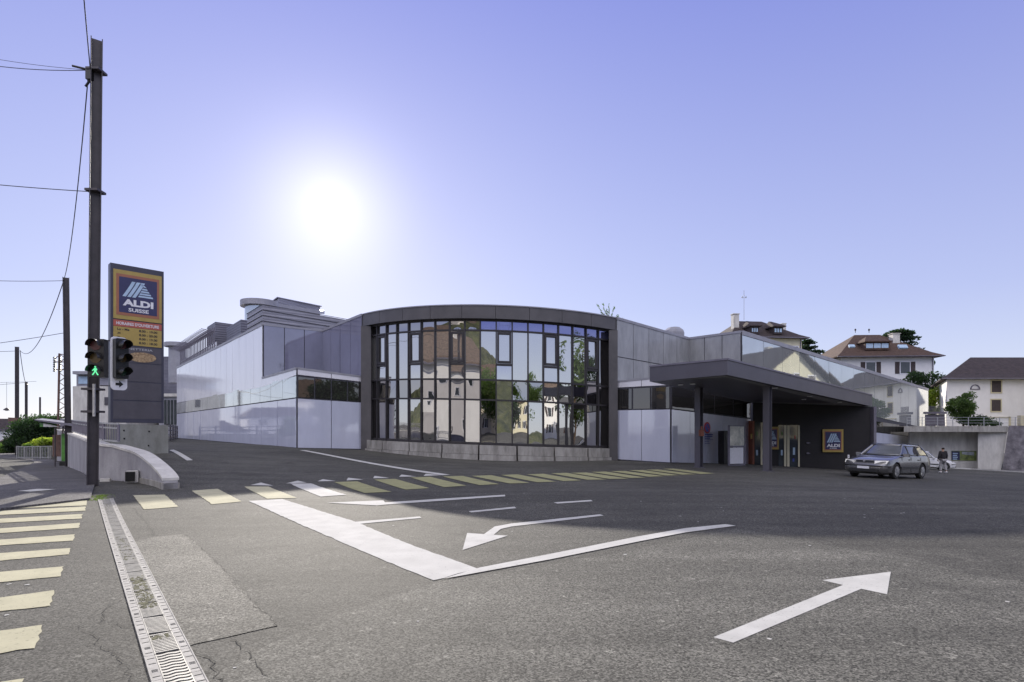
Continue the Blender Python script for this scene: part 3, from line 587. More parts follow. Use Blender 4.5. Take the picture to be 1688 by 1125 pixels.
def clad(name, A, B, ztA, ztB, zbA, zbB, npan, material, gap=.035, off=.05, th=.03, wob=.003, parent=None, rows=1, trim=.0):
    mb = MB(); A, B = Vector(A), Vector(B); n = norm2(A, B); L = (B - A).length; d = (B - A) / L
    n3 = Vector((n.x, n.y, 0))
    for i in range(npan):
        for r_ in range(rows):
            s0, s1 = i / npan * L + gap / 2, (i + 1) / npan * L - gap / 2
            f0, f1 = r_ / rows, (r_ + 1) / rows
            def zz(s, f): t = s / L; zb = zbA + (zbB - zbA) * t; zt = ztA + (ztB - ztA) * t; return zb + (zt - zb) * f
            g = gap / 2 if rows > 1 else 0
            c = [(s0, zz(s0, f0) + g), (s1, zz(s1, f0) + g), (s1, zz(s1, f1) - g), (s0, zz(s0, f1) - g)]
            tx, tz = random.uniform(-wob, wob), random.uniform(-wob, wob); W2, H2 = (s1 - s0), (c[2][1] - c[0][1])
            fr_, bk = [], []
            for j, (s, z) in enumerate(c):
                p = A + d * s; o_ = off + th + (W2 * tx * (1 if j in (1, 2) else -1) + H2 * tz * (1 if j > 1 else -1)) / 2
                fr_.append((p.x + n.x * o_, p.y + n.y * o_, z)); bk.append((p.x + n.x * off, p.y + n.y * off, z))
            mb.add(bk + fr_, [(3, 2, 1, 0), (4, 5, 6, 7), (0, 1, 5, 4), (1, 2, 6, 5), (2, 3, 7, 6), (3, 0, 4, 7)])
    return mb.build(name, material, parent or BL)
def zp(py, A): return zat(py, A.y)
a293, a434, a490, a598 = XY(292.7, 66.6), XY(434, 38.7), XY(490, 33.2), XY(598, 35.3)
b532 = Vector((-13.5, 41.2))
r1015, r1106, r1235 = XY(1015, 33.8), XY(1105.8, 31.3), XY(1236, 36.9)
r1135, r1222, r1529 = XY(1135, 39.9), XY(1222, 36.7), XY(1529, 70)
# opaque core walls behind the cladding
core = MB()
def cw(A, B, yA, yB, yA0=None, yB0=None, zb=None, off=-.25, th=.29):
    face(core, A, B, zp(yA0, A) if yA0 else zb, zp(yB0, B) if yB0 else zb, zp(yA, A), zp(yB, B), off, th)
coreL = core
cw(a293, a434, 607.5, 535.5, zb=-.4); cw(a434, a490, 624, 608, zb=-.4); cw(a490, a598, 608, 622.5, zb=-.4)
cw(a434, b532, 535.5, 546.3, zb=3.5); cw(b532, a598, 546.3, 519.6, zb=3.5)
core.build('wall', 'backing', BL); core = MB()
cw(r1015, r1106, 631, 622, zb=-1); cw(r1106, r1235, 622, 640, zb=-1.2)
cw(r1015, r1135, 525, 559, zb=2.5); cw(r1135, r1222, 559, 547.5, zb=2.5); cw(r1222, r1529, 547.5, 642.5, zb=-3.5)
core.build('wall', 'backing', BL)
# left wing cladding
a293b = a293
clad('upper_cladding', a293, a434, zp(608, a293), zp(537, a434), zp(664.5, a293), zp(638, a434), 17, 'clad_hi')
# piece of upper cladding below the recessed corner
ml = a434.lerp(a490, .0)
clad('upper_cladding', a434, a490, zp(624.5, a434), zp(608.5, a490), zp(638, a434), zp(619, a490), 2, 'clad_hi')
clad('glass_band', a293, a490, zp(665.5, a293), zp(620.5, a490), zp(682, a293), zp(655.5, a490), 17, 'clad_mirror', wob=.006)
clad('lower_cladding', a293, a490, zp(683, a293), zp(657.5, a490), zp(722, a293), zp(738, a490), 12, 'clad', wob=.005)
clad('lower_cladding', a490, a598, zp(657.5, a490), zp(664.5, a598), zp(738.2, a490), zp(740.3, a598), 2, 'clad')
clad('parapet_band', a490, a598, zp(608, a490), zp(622, a598), zp(618, a490), zp(630, a598), 2, 'clad_strip')
clad('band_window', a490, a598, zp(621.5, a490), zp(632.5, a598), zp(655, a490), zp(663, a598), 4, 'darkglass', gap=.08, wob=.01)
clad('recessed_cladding', a434, b532, zp(536.5, a434), zp(547.5, b532), 4.0, 4.0, 3, 'clad_dark', gap=.05)
clad('recessed_cladding', b532, a598, zp(547.5, b532), zp(521, a598), 4.0, 4.0, 4, 'clad_dark', gap=.05)
# right wing
clad('lower_cladding', r1015, r1106, zp(677, r1015), zp(675.5, r1106), zp(757, r1015), zp(762.5, r1106), 2, 'clad', gap=.03)
clad('lower_cladding', r1106, r1235, zp(675.5, r1106), zp(691.5, r1235), zp(762.5, r1106), zp(765.0, r1235), 5, 'clad', gap=.03)
clad('parapet_band', r1015, r1106, zp(630, r1015), zp(621.5, r1106), zp(639.5, r1015), zp(635, r1106), 2, 'clad_strip')
clad('parapet_band', r1106, r1235, zp(621.5, r1106), zp(640, r1235), zp(635, r1106), zp(651, r1235), 4, 'clad_strip')
clad('band_window', r1015, r1106, zp(642.5, r1015), zp(638, r1106), zp(675, r1015), zp(673.5, r1106), 3, 'darkglass', gap=.1, wob=.012)
clad('band_window', r1106, r1235, zp(638, r1106), zp(654, r1235), zp(673.5, r1106), zp(689, r1235), 4, 'darkglass', gap=.1, wob=.012)
clad('recessed_cladding', r1015, r1135, zp(526.5, r1015), zp(560, r1135), 3.8, 3.8, 5, 'clad_grey', gap=.05, rows=2)
clad('recessed_cladding', r1135, r1222, zp(560, r1135), zp(549, r1222), 3.8, 3.8, 3, 'clad_grey', gap=.05, rows=2)
clad('long_side_cladding', r1222, r1529, zp(549, r1222), zp(643.5, r1529), zp(690, XY(1436, 54.9)) + 1.6, zp(707, r1529), 16, 'clad_mirror', gap=.04, wob=.004)
W7a = r1222.lerp(r1529, .2)
m7 = r1222.lerp(r1529, .55)
def lin(pA, zA, pB, zB, Q): t = (Q - pA).length / (pB - pA).length; return zA + (zB - zA) * t
q1436 = r1222 + (r1529 - r1222) * ((34.2 - r1222.x) / (r1529.x - r1222.x))
zt36, zt29 = zp(693, q1436), zp(707.2, r1529); zb36, zb29 = zp(712.6, q1436), zp(724, r1529)
def ext(z36, z29, Q): t = (Q - q1436).dot((r1529 - q1436)) / (r1529 - q1436).length_squared; return z36 + (z29 - z36) * t
Q0 = r1222.lerp(r1529, .3)
clad('band_window', Q0, r1529, ext(zt36, zt29, Q0) - .05, zt29 - .05, ext(zb36, zb29, Q0) + .05, zb29 + .05, 9, 'darkglass', gap=.08, wob=.01)
clad('lower_cladding', Q0, r1529, ext(zb36, zb29, Q0), zb29, -1.6, -2.6, 9, 'clad', gap=.04)
# copings
cp = MB()
def cop(A, B, yA, yB, h=.16, over=.12):
    zA, zB = zp(yA, A), zp(yB, B); face(cp, A, B, zA - h, zB - h, zA, zB, -.35, .35 + over)
cop(a293, a434, 605.6, 533.6); cop(a434, b532, 533.6, 544.3, .14, .11); cop(b532, a598, 544.3, 517.6, .15, .115)
cp.build('coping', 'coping', BL); cp = MB()
cop(a434, a490, 622, 606, .13, .11); cop(a490, a598, 606, 620.2, .12, .10)
cp.build('coping', 'coping', BL); cp = MB()
cop(r1015, r1135, 523, 557); cop(r1135, r1222, 557, 545.5, .15, .115); cop(r1222, r1529, 545.5, 640.8, .28, .125)
cp.build('coping', 'coping', BL); cp = MB()
cop(r1015, r1106, 628.5, 620, .1, .1); cop(r1106, r1235, 620, 638.5, .09, .095)
cp.build('coping', 'coping', BL)
# foundation strip under the panels
pf = MB()
for A, B in ((a293, a490), (a490, a598), (r1015, r1106), (r1106, r1235)):
    zA, zB = gz(A.x, A.y), gz(B.x, B.y); face(pf, A, B, zA - .6, zB - .6, zA + .14, zB + .14, -.05, .06)
    if B is a598: pf.build('plinth', 'conc', BL); pf = MB()
pf.build('plinth', 'conc', BL)
# curved front
Mid = (a598 + r1015) / 2; ch = (r1015 - a598).normalized(); cn = Vector((ch.y, -ch.x)); 
if cn.y > 0: cn = -cn
ARC = 11.25; Cc = Mid - cn * (ARC - 3.0); TH = math.asin((r1015 - a598).length / 2 / ARC)
def arcp(th, r): return Cc + (cn * math.cos(th) + ch * math.sin(th)) * r
def arcband(name, r0, r1, z0, z1, material, t0=-TH, t1=TH, seg=36, parent=None, smooth=False, joints=0):
    mb = MB()
    for i in range(seg):
        ta, tb = t0 + (t1 - t0) * i / seg, t0 + (t1 - t0) * (i + 1) / seg
        if joints and (i + 1) % joints == 0: tb -= .0012 * (t1 - t0)
        p = [arcp(ta, r0), arcp(tb, r0), arcp(tb, r1), arcp(ta, r1)]
        g0 = [(z0(q.x, q.y) if callable(z0) else z0 + TL(q.x)) for q in p]; g1 = [z1 + TL(q.x) for q in p]
        mb.hexa([(p[j].x, p[j].y, g0[j]) for j in range(4)] + [(p[j].x, p[j].y, g1[j]) for j in range(4)])
    return mb.build(name, material, parent or BL)
Zf1, Zf0, Zt1, Zt2, Zt3, Zs = 8.50, 7.80, 7.20, 4.47, 3.36, .92
fas = arcband('curved_fascia', ARC - .6, ARC + .02, Zf0, Zf1, 'fascia', joints=4)
arcband('curved_coping', ARC - .7, ARC + .06, Zf1 + .002, Zf1 + .06, 'coping')
def gzz(x, y): return gz(x, y) - .3
pb = MB()
for i in range(8):
    ta, tb = -TH + 2 * TH * i / 8 + .004, -TH + 2 * TH * (i + 1) / 8 - .004
    for k in range(4):
        a, b = ta + (tb - ta) * k / 4, ta + (tb - ta) * (k + 1) / 4
        p = [arcp(a, ARC - .8), arcp(b, ARC - .8), arcp(b, ARC + .02), arcp(a, ARC + .02)]
        pb.hexa([(q_.x, q_.y, .36 + TL(q_.x)) for q_ in p] + [(q_.x, q_.y, Zs - .06 + TL(q_.x)) for q_ in p])
        p = [arcp(a, ARC - .8), arcp(b, ARC - .8), arcp(b, ARC + .10), arcp(a, ARC + .10)]
        pb.hexa([(q_.x, q_.y, gz(q_.x, q_.y) - .4) for q_ in p] + [(q_.x, q_.y, .345 + TL(q_.x)) for q_ in p])
pb.build('concrete_plinth', 'conc', BL)
arcband('interior_backing', ARC - 1.3, ARC - 1.1, 0.3, Zf0 + .2, 'backing')
RG = ARC - .35
cwall = MB()
NB = 18; T0, T1 = -TH * .965, TH * .975
ths = [T0 + (T1 - T0) * i / NB for i in range(NB + 1)]
for th in ths:
    p = arcp(th, RG + .03); z0, z1 = Zs + TL(p.x) - .05, Zf0 + TL(p.x) + .1
    cwall.box((p.x, p.y, (z0 + z1) / 2), (.07, .16, z1 - z0), math.atan2(-math.cos(0), 0) * 0 + math.atan2((cn * math.cos(th) + ch * math.sin(th)).y, (cn * math.cos(th) + ch * math.sin(th)).x) + math.pi / 2)
for z in (Zs + .02, Zt3, Zt2, Zt1, Zf0 - .04):
    for i in range(NB):
        p = [arcp(ths[i], RG - .05), arcp(ths[i + 1], RG - .05), arcp(ths[i + 1], RG + .085), arcp(ths[i], RG + .085)]; h = .045 if z != Zs + .02 else .07
        cwall.hexa([(q_.x, q_.y, z - h + TL(q_.x)) for q_ in p] + [(q_.x, q_.y, z + h + TL(q_.x)) for q_ in p])
curt = cwall.build('curtain_wall_frame', 'frame', BL)
def pane(mb, ta, tb, z0, z1, r, wob, mi):
    a, b = arcp(ta, r), arcp(tb, r); nn = Vector((-(b - a).y, (b - a).x)).normalized()
    if nn.y > 0: nn = -nn
    w1, w2 = random.uniform(-wob, wob), random.uniform(-wob, wob)
    # slightly pillowed 3x3 pane so reflections bend as in real double glazing
    G = 6; amp = random.uniform(.002, .008) * random.choice((1, 1, -1)); vs = []
    for j in range(G + 1):
        for i in range(G + 1):
            u, v = i / G, j / G; q_ = a.lerp(b, u); o_ = w1 * (u - .5) + w2 * (v - .5) * 1.5 + amp * math.sin(math.pi * u) * math.sin(math.pi * v)
            vs.append((q_.x + nn.x * o_, q_.y + nn.y * o_, z0 + (z1 - z0) * v + TL(q_.x)))
    mb.add(vs, [(j * (G + 1) + i, j * (G + 1) + i + 1, (j + 1) * (G + 1) + i + 1, (j + 1) * (G + 1) + i) for j in range(G) for i in range(G)], mi)
for i in range(NB):
    ta, tb = ths[i], ths[i + 1]; mb = MB()
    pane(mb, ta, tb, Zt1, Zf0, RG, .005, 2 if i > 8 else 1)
    zm = 5.35 + random.uniform(-.02, .02) if i in (1, 4, 7, 10, 13, 16) else None
    if zm: pane(mb, ta, tb, zm, Zt1, RG, .014, 0); pane(mb, ta, tb, Zt2, zm, RG, .02, 0 if i != 16 else 1)
    else: pane(mb, ta, tb, Zt2, Zt1, RG, .014, 0 if i != 17 else 1)
    pane(mb, ta, tb, Zt3, Zt2, RG, .024, 1 if i not in (10, 13, 14) else 0)
    if i == 5: pane(mb, ta, tb, 2.6, Zt3, RG, .02, 0); pane(mb, ta, tb, Zs, 2.6, RG, .02, 1)
    else: pane(mb, ta, tb, Zs, Zt3, RG, .022, 0 if i in (3, 4, 6, 8, 10, 11, 12, 13, 14) else 1)
    o = mb.build('glazing_bay', ['mirror', 'mirror_dim', 'mirror_sky'], curt, fixn=False, smooth=True)
    if i in (1, 4, 7, 10, 13, 16):
        fw = MB(); z0, z1 = 5.42, 7.12; d = ta + (tb - ta) * .06, tb - (tb - ta) * .06; rr = RG + .07
        def strip(t_a, t_b, za, zb_):
            p = [arcp(t_a, RG + .01), arcp(t_b, RG + .01), arcp(t_b, rr + .02), arcp(t_a, rr + .02)]; fw.hexa([(q_.x, q_.y, za + TL(q_.x)) for q_ in p] + [(q_.x, q_.y, zb_ + TL(q_.x)) for q_ in p])
        e_ = (tb - ta) * .12
        strip(d[0], d[1], z0, z0 + .12); strip(d[0], d[1], z1 - .12, z1); strip(d[0], d[0] + e_, z0, z1); strip(d[1] - e_, d[1], z0, z1); strip(ta, tb, z0 - .14, z0 - .03)
        fw.build('opening_window_frame', 'frame', curt)
# end pillars
for px_, D_, w in ((605.5, 35.15, .62), (1010.5, 33.7, .50)):
    p = XY(px_, D_); mb = MB(); zt = zat(539 if px_ < 800 else 546, D_); mb.box((p.x, p.y, (zt + gz(p.x, p.y) - .3) / 2), (w, .5, zt - gz(p.x, p.y) + .3), math.atan2(ch.y, ch.x)); mb.build('pillar', 'fascia', BL)
# roofs (cast the building's shadow)
rf = MB()
def ngon(pts): rf.add([(p[0].x, p[0].y, p[1]) for p in pts], [tuple(range(len(pts)))])
back = [(Vector((42, 100)), 6.3), (Vector((-12, 84)), 8.2)]
up = [(a293, zp(609, a293)), (a434, zp(537.5, a434)), (b532, zp(548, b532)), (a598, zp(522, a598))]
arc_pts = [(arcp(-TH + 2 * TH * i / 20, ARC - .3), Zf1 - .08 + TL(arcp(-TH + 2 * TH * i / 20, ARC).x)) for i in range(21)]
ngon(up + arc_pts + [(r1135, zp(561, r1135)), (r1222, zp(550, r1222)), (r1529, zp(645, r1529))] + back)
rf.build('roof', 'roofing', BL)
rf2 = MB()
rf2.add([(a434.x, a434.y, zp(625, a434)), (a490.x, a490.y, zp(609, a490)), (a598.x, a598.y, zp(623, a598)), (b532.x, b532.y, zp(610, b532))], [(0, 1, 2, 3)])
rf2.build('lower_roof', 'roofing', BL); rf2 = MB()
rf2.add([(r1015.x, r1015.y, 4.35), (r1106.x, r1106.y, 4.4), (r1235.x, r1235.y, 4.3), (r1222.x, r1222.y, 4.3), (r1135.x, r1135.y, 4.35)], [(0, 1, 2, 3, 4)])
rf2.build('lower_roof', 'roofing', BL)
bw = MB(); 
for A, B in ((r1529, Vector((42, 100))), (Vector((42, 100)), Vector((-12, 84))), (Vector((-12, 84)), a293)):
    bw.add([(A.x, A.y, -3), (B.x, B.y, -3), (B.x, B.y, 7.5 if B.x > 0 else 8.3), (A.x, A.y, 6.1 if A.x > 0 else 8.3)], [(0, 1, 2, 3)])
bw.build('rear_wall', 'ribbed', BL)
# penthouses
w1d = (a434 - a293).normalized(); w3d = (b532 - a434).normalized()
ph = MB()
cA = XY(433, 40.2); zA = zat(502.7, 40.2)
A2, A3 = cA - w1d * 4.2, cA + w3d * 11.5
ph.slab([cA, A3, A3 - w1d * 12, A2 - w1d * 0 + w3d * 1.2, A2], 7.5, [zA, zA - .65, zA - .65, zA - .1, zA])
ph.build('penthouse', 'ribbed', BL)
pl_ = MB()
for k in range(5):
    z = 8.95 + k * .38
    for A, B in ((A2, cA), (cA, A3)): face(pl_, A, B, z, z - (.6 if B is A3 else 0), z + .03, z + .03 - (.6 if B is A3 else 0), 0, .05)
pl_.build('joint_lines', 'backing', BL)  # dark strips form the horizontal lines of the metal screen
# rotunda
rc = XY(428, 48.5); mb = MB()
n_ = 28; mb.slab([rc + Vector((math.cos(2 * math.pi * k / n_), math.sin(2 * math.pi * k / n_))) * 1.15 for k in range(n_)], 9, zat(505.5, 48.5)); mb.build('rotunda', 'clad_mirror', BL)
mb = MB(); mb.slab([rc + Vector((math.cos(2 * math.pi * k / n_), math.sin(2 * math.pi * k / n_))) * 1.5 for k in range(n_)], zat(507, 48.5), zat(498, 48.5))
mb.slab([rc + Vector((0, -1.3)), XY(527, 54.0), XY(535, 58), rc + Vector((0, 1.3))], [zat(503, 47.3), zat(518, 54), zat(518, 58), zat(503, 49)], [zat(494.5, 47.3), zat(512.5, 54), zat(512.5, 58), zat(494.5, 49)]); mb.build('roof_slab', 'coping', BL)
mb = MB(); bA = XY(459, 50); bB = XY(527.5, 55.2); mb.slab([bA, bB, bB - w1d * 6, bA - w1d * 3], 10, [zat(491.8, 50), zat(505.8, 55.2), zat(505.8, 55.2), zat(492, 50)])
mb.slab([bA - w3d * .15 + w1d * .15, bB + w3d * .15 + w1d * .1, bB - w1d * 6, bA - w1d * 3], [zat(491.8, 50) + .005, zat(505.8, 55.2) + .005] * 1 + [zat(505.8, 55.2) + .005, zat(492, 50) + .005], [zat(490.5, 50), zat(504.6, 55.2), zat(504.6, 55.2), zat(490.5, 50)]); mb.build('plant_room', 'ribbed', BL)
# second penthouse with pergola
cB = XY(355, 52.5); zB = zat(530.8, 52.5); mb = MB()
mb.slab([cB, cB + w3d * 3.2, cB + w3d * 3.2 - w1d * 5, cB - w1d * 3.6], 7.5, [zB, zB - .1, zB - .1, zB + .05])
cB2 = XY(397, 46.5); mb.slab([cB2, cB2 + w3d * 2, cB2 + w3d * 2 - w1d * 7, cB2 - w1d * 5], 7.5, [zat(527.0, 46.5)] * 4)
mb.build('penthouse', 'ribbed_dark', BL)
pg = MB(); off = w3d * .9
p0, p1 = XY(343, 50.2), XY(289, 64.5); zt0, zt1 = zat(548, 50.2), zat(580, 64.5)
nf = 24
for k in range(nf):
    t = k / (nf - 1); p = p0.lerp(p1, t) + w3d * .5; z = zt0 + (zt1 - zt0) * t
    pg.bar((p.x, p.y, 8.9), (p.x, p.y, z + .5), .05, .08)
    for j in range(3):
        q_ = p - w3d * (.15 + j * .45); pg.bar((p.x, p.y, z - .1 + j * .1), (q_.x, q_.y, z + .45 - j * .1), .035, .06)
for h in (.0, .28): pg.bar((p0 + w3d * .5).to_3d() + Vector((0, 0, zt0 + h)), (p1 + w3d * .5).to_3d() + Vector((0, 0, zt1 + h)), .04, .05)
for h in (9.35,): pg.bar((p0 + w3d * .45).to_3d() + Vector((0, 0, h)), (p1 + w3d * .45).to_3d() + Vector((0, 0, h)), .05, .05)
pg.build('pergola', 'steel2', BL)
mb = MB(); face(mb, p0 + w3d * 2.6, p1 + w3d * 2.6, 8.2, 8.2, zt0 - .55, zt1 - .5, 0, .1); mb.build('terrace_wall', 'ribbed_dark', BL); mb = MB(); face(mb, p0 + w3d * .7, p1 + w3d * .7, 8.8, 8.8, 9.5, 9.5, 0, .04); mb.build('terrace_balustrade', 'clad_hi', BL)
mb = MB(); rc = XY(292, 76); mb.slab([rc + Vector((math.cos(2 * math.pi * k / n_), math.sin(2 * math.pi * k / n_))) * 1.5 for k in range(n_)], zat(572.5, 76), zat(566, 76)); mb.slab([rc + Vector((math.cos(2 * math.pi * k / n_), math.sin(2 * math.pi * k / n_))) * 1.0 for k in range(n_)], 8, zat(572.6, 76)); mb.build('rotunda', 'coping', BL)
# roof vent dome
vc = XY(1111, 41); mb = MB()
for k, (r_, z) in enumerate(((1.0, zat(556, 41)), (1.0, zat(549, 41)), (.95, zat(547.5, 41)), (.65, zat(541, 41)))): pass
mb.tube([(vc.x, vc.y, zat(560, 41)), (vc.x, vc.y, zat(549, 41)), (vc.x, vc.y, zat(545.5, 41)), (vc.x, vc.y, zat(540.5, 41))], [.72, .74, .70, .42], 8); mb.build('roof_vent', 'coping', BL)
# canopy and entrance
cL, cC, cR = XY(1071, 25.4), XY(1199, 22.5), XY(1437.5, 35)
cRb = cR + Vector((-.66, .72)) * .7; cB_ = Vector((15.3, 36.95))
cz1 = [zat(603.8, 25.4), zat(591.5, 22.5), zat(651, 35), 3.9, 4.2]; cz0 = [zat(629.4, 25.4), zat(618.3, 22.5), zat(670.3, 35), 3.15, 3.45]
cn_ = MB(); poly = [cL, cC, cR, cRb, cB_]; cn_.slab(poly, cz0, cz1, 0)
can = cn_.build('entrance_canopy', 'canopy', BL)
fl_ = MB()
for k in range(3):
    a, b = poly[k], poly[(k + 1) % 5]
    if k == 2: continue
    face(fl_, a, b, cz1[k] - .05, cz1[k + 1] - .05, cz1[k] + .02, cz1[k + 1] + .02, .0, .03)
fl_.build('edge_flashing', 'steel2', can)
sf = MB(); ins = [cL + Vector((.35, .15)), cC + Vector((.0, .3)), cR + Vector((-.4, -.1)), cRb + Vector((-.2, -.2)), cB_ + Vector((0, -.2))]
sf.add([(p.x, p.y, z - .012) for p, z in zip(ins, cz0)], [tuple(range(5))]); sf.build('soffit', 'soffit', can)
cx0 = sum((Vector(p) for p in poly), Vector((0, 0))) / 5
def csz(x, y):  # soffit height by plane through C, L, R
    A = Vector((cC.x, cC.y, cz0[1])); B = Vector((cL.x, cL.y, cz0[0])); C_ = Vector((cR.x, cR.y, cz0[2])); nn = (B - A).cross(C_ - A); return A.z - (nn.x * (x - A.x) + nn.y * (y - A.y)) / nn.z
for k, (px_, D_) in enumerate(((1142, 25.6), (1277, 26.3), (1335, 29.5), (1384, 32.5), (1325, 31.3), (1122, 26.0))):
    p = XY(px_, D_); mb = MB(); z = csz(p.x, p.y) - .02; mb.tube([(p.x, p.y, z), (p.x, p.y, z - .035)], .12, 12); mb.build('downlight', 'whitep', can)
for px_, D_, w in ((1152, 27.4, .30), (1265, 25.9, .30)):
    p = XY(px_, D_); g0 = gz(p.x, p.y); zt = csz(p.x, p.y) + .15; mb = MB(); a_ = math.atan2(.68, .733)
    mb.box((p.x, p.y, (g0 - .1 + zt) / 2), (.30, .02, zt - g0 + .1), a_); d_ = Vector((.733, .68)) * .14
    for s_ in (-1, 1): mb.box((p.x + d_.x * s_, p.y + d_.y * s_, (g0 - .1 + zt) / 2), (.022, .28, zt - g0 + .1), a_)
    mb.box((p.x, p.y, g0 + .01), (.42, .42, .03), a_)
    mb.build('canopy_post', 'canopy', BL)
# dark entrance wall
eA, eB = XY(1242, 36.3), XY(1434, 34.7); en = norm2(eA, eB); ew = MB()
face(ew, eA, eB, -1.3, -1.3, 3.6, 3.1, -.3, .3); ew.build('entrance_wall', 'blackwall', BL)
ew = MB(); p = XY(1438, 34.75); ew.box((p.x, p.y, (-1.3 + zat(671, 34.7)) / 2), (.16, .5, zat(671, 34.7) + 1.3), .05); ew.build('wall_end_trim', 'steel2', BL)
def onwall(px_): 
    t = (px_ - 1242) / (1434 - 1242); w0, w1 = 1 / 36.3, 1 / 34.7; D_ = 1 / (w0 + (w1 - w0) * t); return XY(px_, D_)
og = MB(); oA, oB = XY(1235.5, 36.7), XY(1243.5, 36.0); face(og, oA, oB, gz(oA.x, oA.y), gz(oB.x, oB.y), zat(694, 36.7), zat(694, 36.0), 0, .1); og.build('orange_panel', 'orange', BL)
dd = MB()   # glass doors
def door(px0, px1, y0, y1, mi, off, th=.04, mb=None):
    A, B = onwall(px0), onwall(px1); face(mb, A, B, zat(y1, A.y), zat(y1, B.y), zat(y0, A.y), zat(y0, B.y), off, th, mi)
for (x0, x1) in ((1244, 1262), (1283, 1316)):
    mb = MB(); door(x0, x1, 696 if x0 < 1260 else 701, 770, 0, .01, .03, mb); d_o = mb.build('sliding_door', 'glass_dark', BL)
    mb = MB()
    for a_, b_ in {1244: ((1253.5, 1256.5), (1258, 1259.6)), 1283: ((1292, 1295.6), (1297, 1300.8), (1315, 1317.6))}[x0]: door(a_, b_, 697 if x0 < 1260 else 701.5, 769.5, 0, .05, .06, mb)
    mb.build('door_frame', 'cream' if x0 else 'galv', d_o)
    for (fx_, y_, w_, h_, mi_) in ((.15, 712, 2.2, 6, 'greenposter'), (.12, 742, 3, 9, 'skyblue'), (.72, 738, 3.5, 12, 'skyblue'), (.80, 718, 1.6, 6, 'redpaint'), (.70, 756, 3, 5, 'bluepaint')):
        mb = MB(); a_ = x0 + fx_ * (x1 - x0); door(a_, min(a_ + w_, x1 - .4), y_, y_ + h_, 0, .045, .012, mb); mb.build('window_poster', mi_, d_o)
for k, y_ in enumerate((730.5, 747.5)):
    mb = MB(); c = onwall(1330.5); mb.box((c.x, c.y - .06, zat(y_, c.y)), (.14, .06, .10)); mb.box((c.x + .12, c.y - .06, zat(y_, c.y)), (.06, .06, .05)); mb.build('wall_switch', 'steel2', BL)
mb = MB(); A_ = XY(1239, 36.2); mb.box((A_.x, A_.y - .12, zat(719.5, 36.2)), (.22, .03, .32)); o = mb.build('small_notice', 'signyellow'); tag(o, 'small yellow notice by the orange panel at the entrance', 'notice')

# logo drawing in the unit square of the inner panel
def logo(pl, mb, u0, v0, u1, v1, h, mi):
    U = lambda a: u0 + (u1 - u0) * a; V = lambda a: v0 + (v1 - v0) * a
    for k in range(3):
        o_ = k * .155
        L_ = []; R_ = []
        for j in range(7):
            t = j / 6; v = 1 - t; cu = .26 * t + .05 * math.sin(t * math.pi * .5)
            L_.append((U(.0 + o_ + cu), V(v))); R_.append((U(.115 + o_ + cu), V(v)))
        pl.poly(mb, L_ + R_[::-1], h, .004, mi)
    for k, (v, a, b) in enumerate(((.34, .66, .80), (.50, .62, .86), (.66, .58, .92), (.82, .54, .985))):
        pl.poly(mb, [(U(a), V(v)), (U(b), V(v + .01)), (U(b + .03), V(v + .11)), (U(a - .035), V(v + .11))], h, .004, mi)
    pl.poly(mb, [(U(.58), V(.0)), (U(.66), V(.08)), (U(.80), V(.29)), (U(.68), V(.25)), (U(.60), V(.14))], h, .004, mi)
def wall_sign(name, pxl, pxr, yt, yb, label):
    A, B = onwall(pxl), onwall(pxr); D_ = (A.y + B.y) / 2; n3 = Vector((en.x, en.y, 0)); t3 = th3 = thing(name, (A.x, A.y, zat(yb, D_)), label, 'sign')
    pl = Plane((A.x, A.y, zat(yt, D_)), (B - A).to_3d(), (0, 0, zat(yb, D_) - zat(yt, D_)), n3)
    mb = MB(); pl.rect(mb, 0, 0, 1, 1, .03, .12); mb.build('frame', 'signyellow', t3)
    mb = MB(); pl.rect(mb, .085, .08, .915, .92, .151, .008, 0); pl.rect(mb, .13, .12, .87, .88, .160, .008, 1); mb.build('panel', ['signorange', 'navy'], t3)
    mb = MB(); logo(pl, mb, .20, .19, .84, .58, .170, 0); mb.build('emblem', 'skyblue', t3)
    mb = MB(); pl.text(mb, 'ALDI', .19, .64, .82, .78, .176, .045); pl.text(mb, 'SUISSE', .33, .81, .68, .86, .176, .01); mb.build('lettering', 'whitep', t3)
wall_sign('wall_sign', 1355, 1389, 708, 745.5, 'square orange framed shop sign on the dark wall beside the silver car')
wall_sign('wall_sign', 1258, 1283, 704, 741, 'shop sign partly hidden behind the canopy post at the doors')
# no-parking sign & text panel on the white wall
wt = lambda px_: (px_ - 1105.8) / (1236 - 1105.8)
def onwr(px_): w0, w1 = 1 / 31.3, 1 / 36.9; D_ = 1 / (w0 + (w1 - w0) * wt(px_)); return XY(px_, D_)
n3 = norm2(r1106, r1235).to_3d(); A = onwr(1162.5); t3 = thing('no_parking_sign', (A.x, A.y, zat(706, A.y)), 'round red and blue no parking sign with text lines on the white panel', 'sign')
ux = (r1235 - r1106).normalized().to_3d(); 
def disc(mb, c, r, th, mi=0, a0=0, a1=2 * math.pi, r0=0):
    nn = n3; pts = [c + (ux * math.cos(a) + Vector((0, 0, 1)) * math.sin(a)) * r for a in [a0 + (a1 - a0) * k / 28 for k in range(28)]]; mb.plate(pts, nn, th, mi)
c = Vector((A.x, A.y, zat(705.5, A.y))) + n3 * .12; mb = MB(); disc(mb, c, .33, .02); mb.build('red_ring', 'redpaint', t3)
mb = MB(); disc(mb, c + n3 * .021, .24, .006); mb.build('blue_field', 'bluepaint', t3)
mb = MB(); d1 = (ux * .7 + Vector((0, 0, -.7))).normalized(); mb.bar(c + n3 * .032 - d1 * .25, c + n3 * .032 + d1 * .25, .05, .01, up=n3); mb.build('red_slash', 'redpaint', t3)
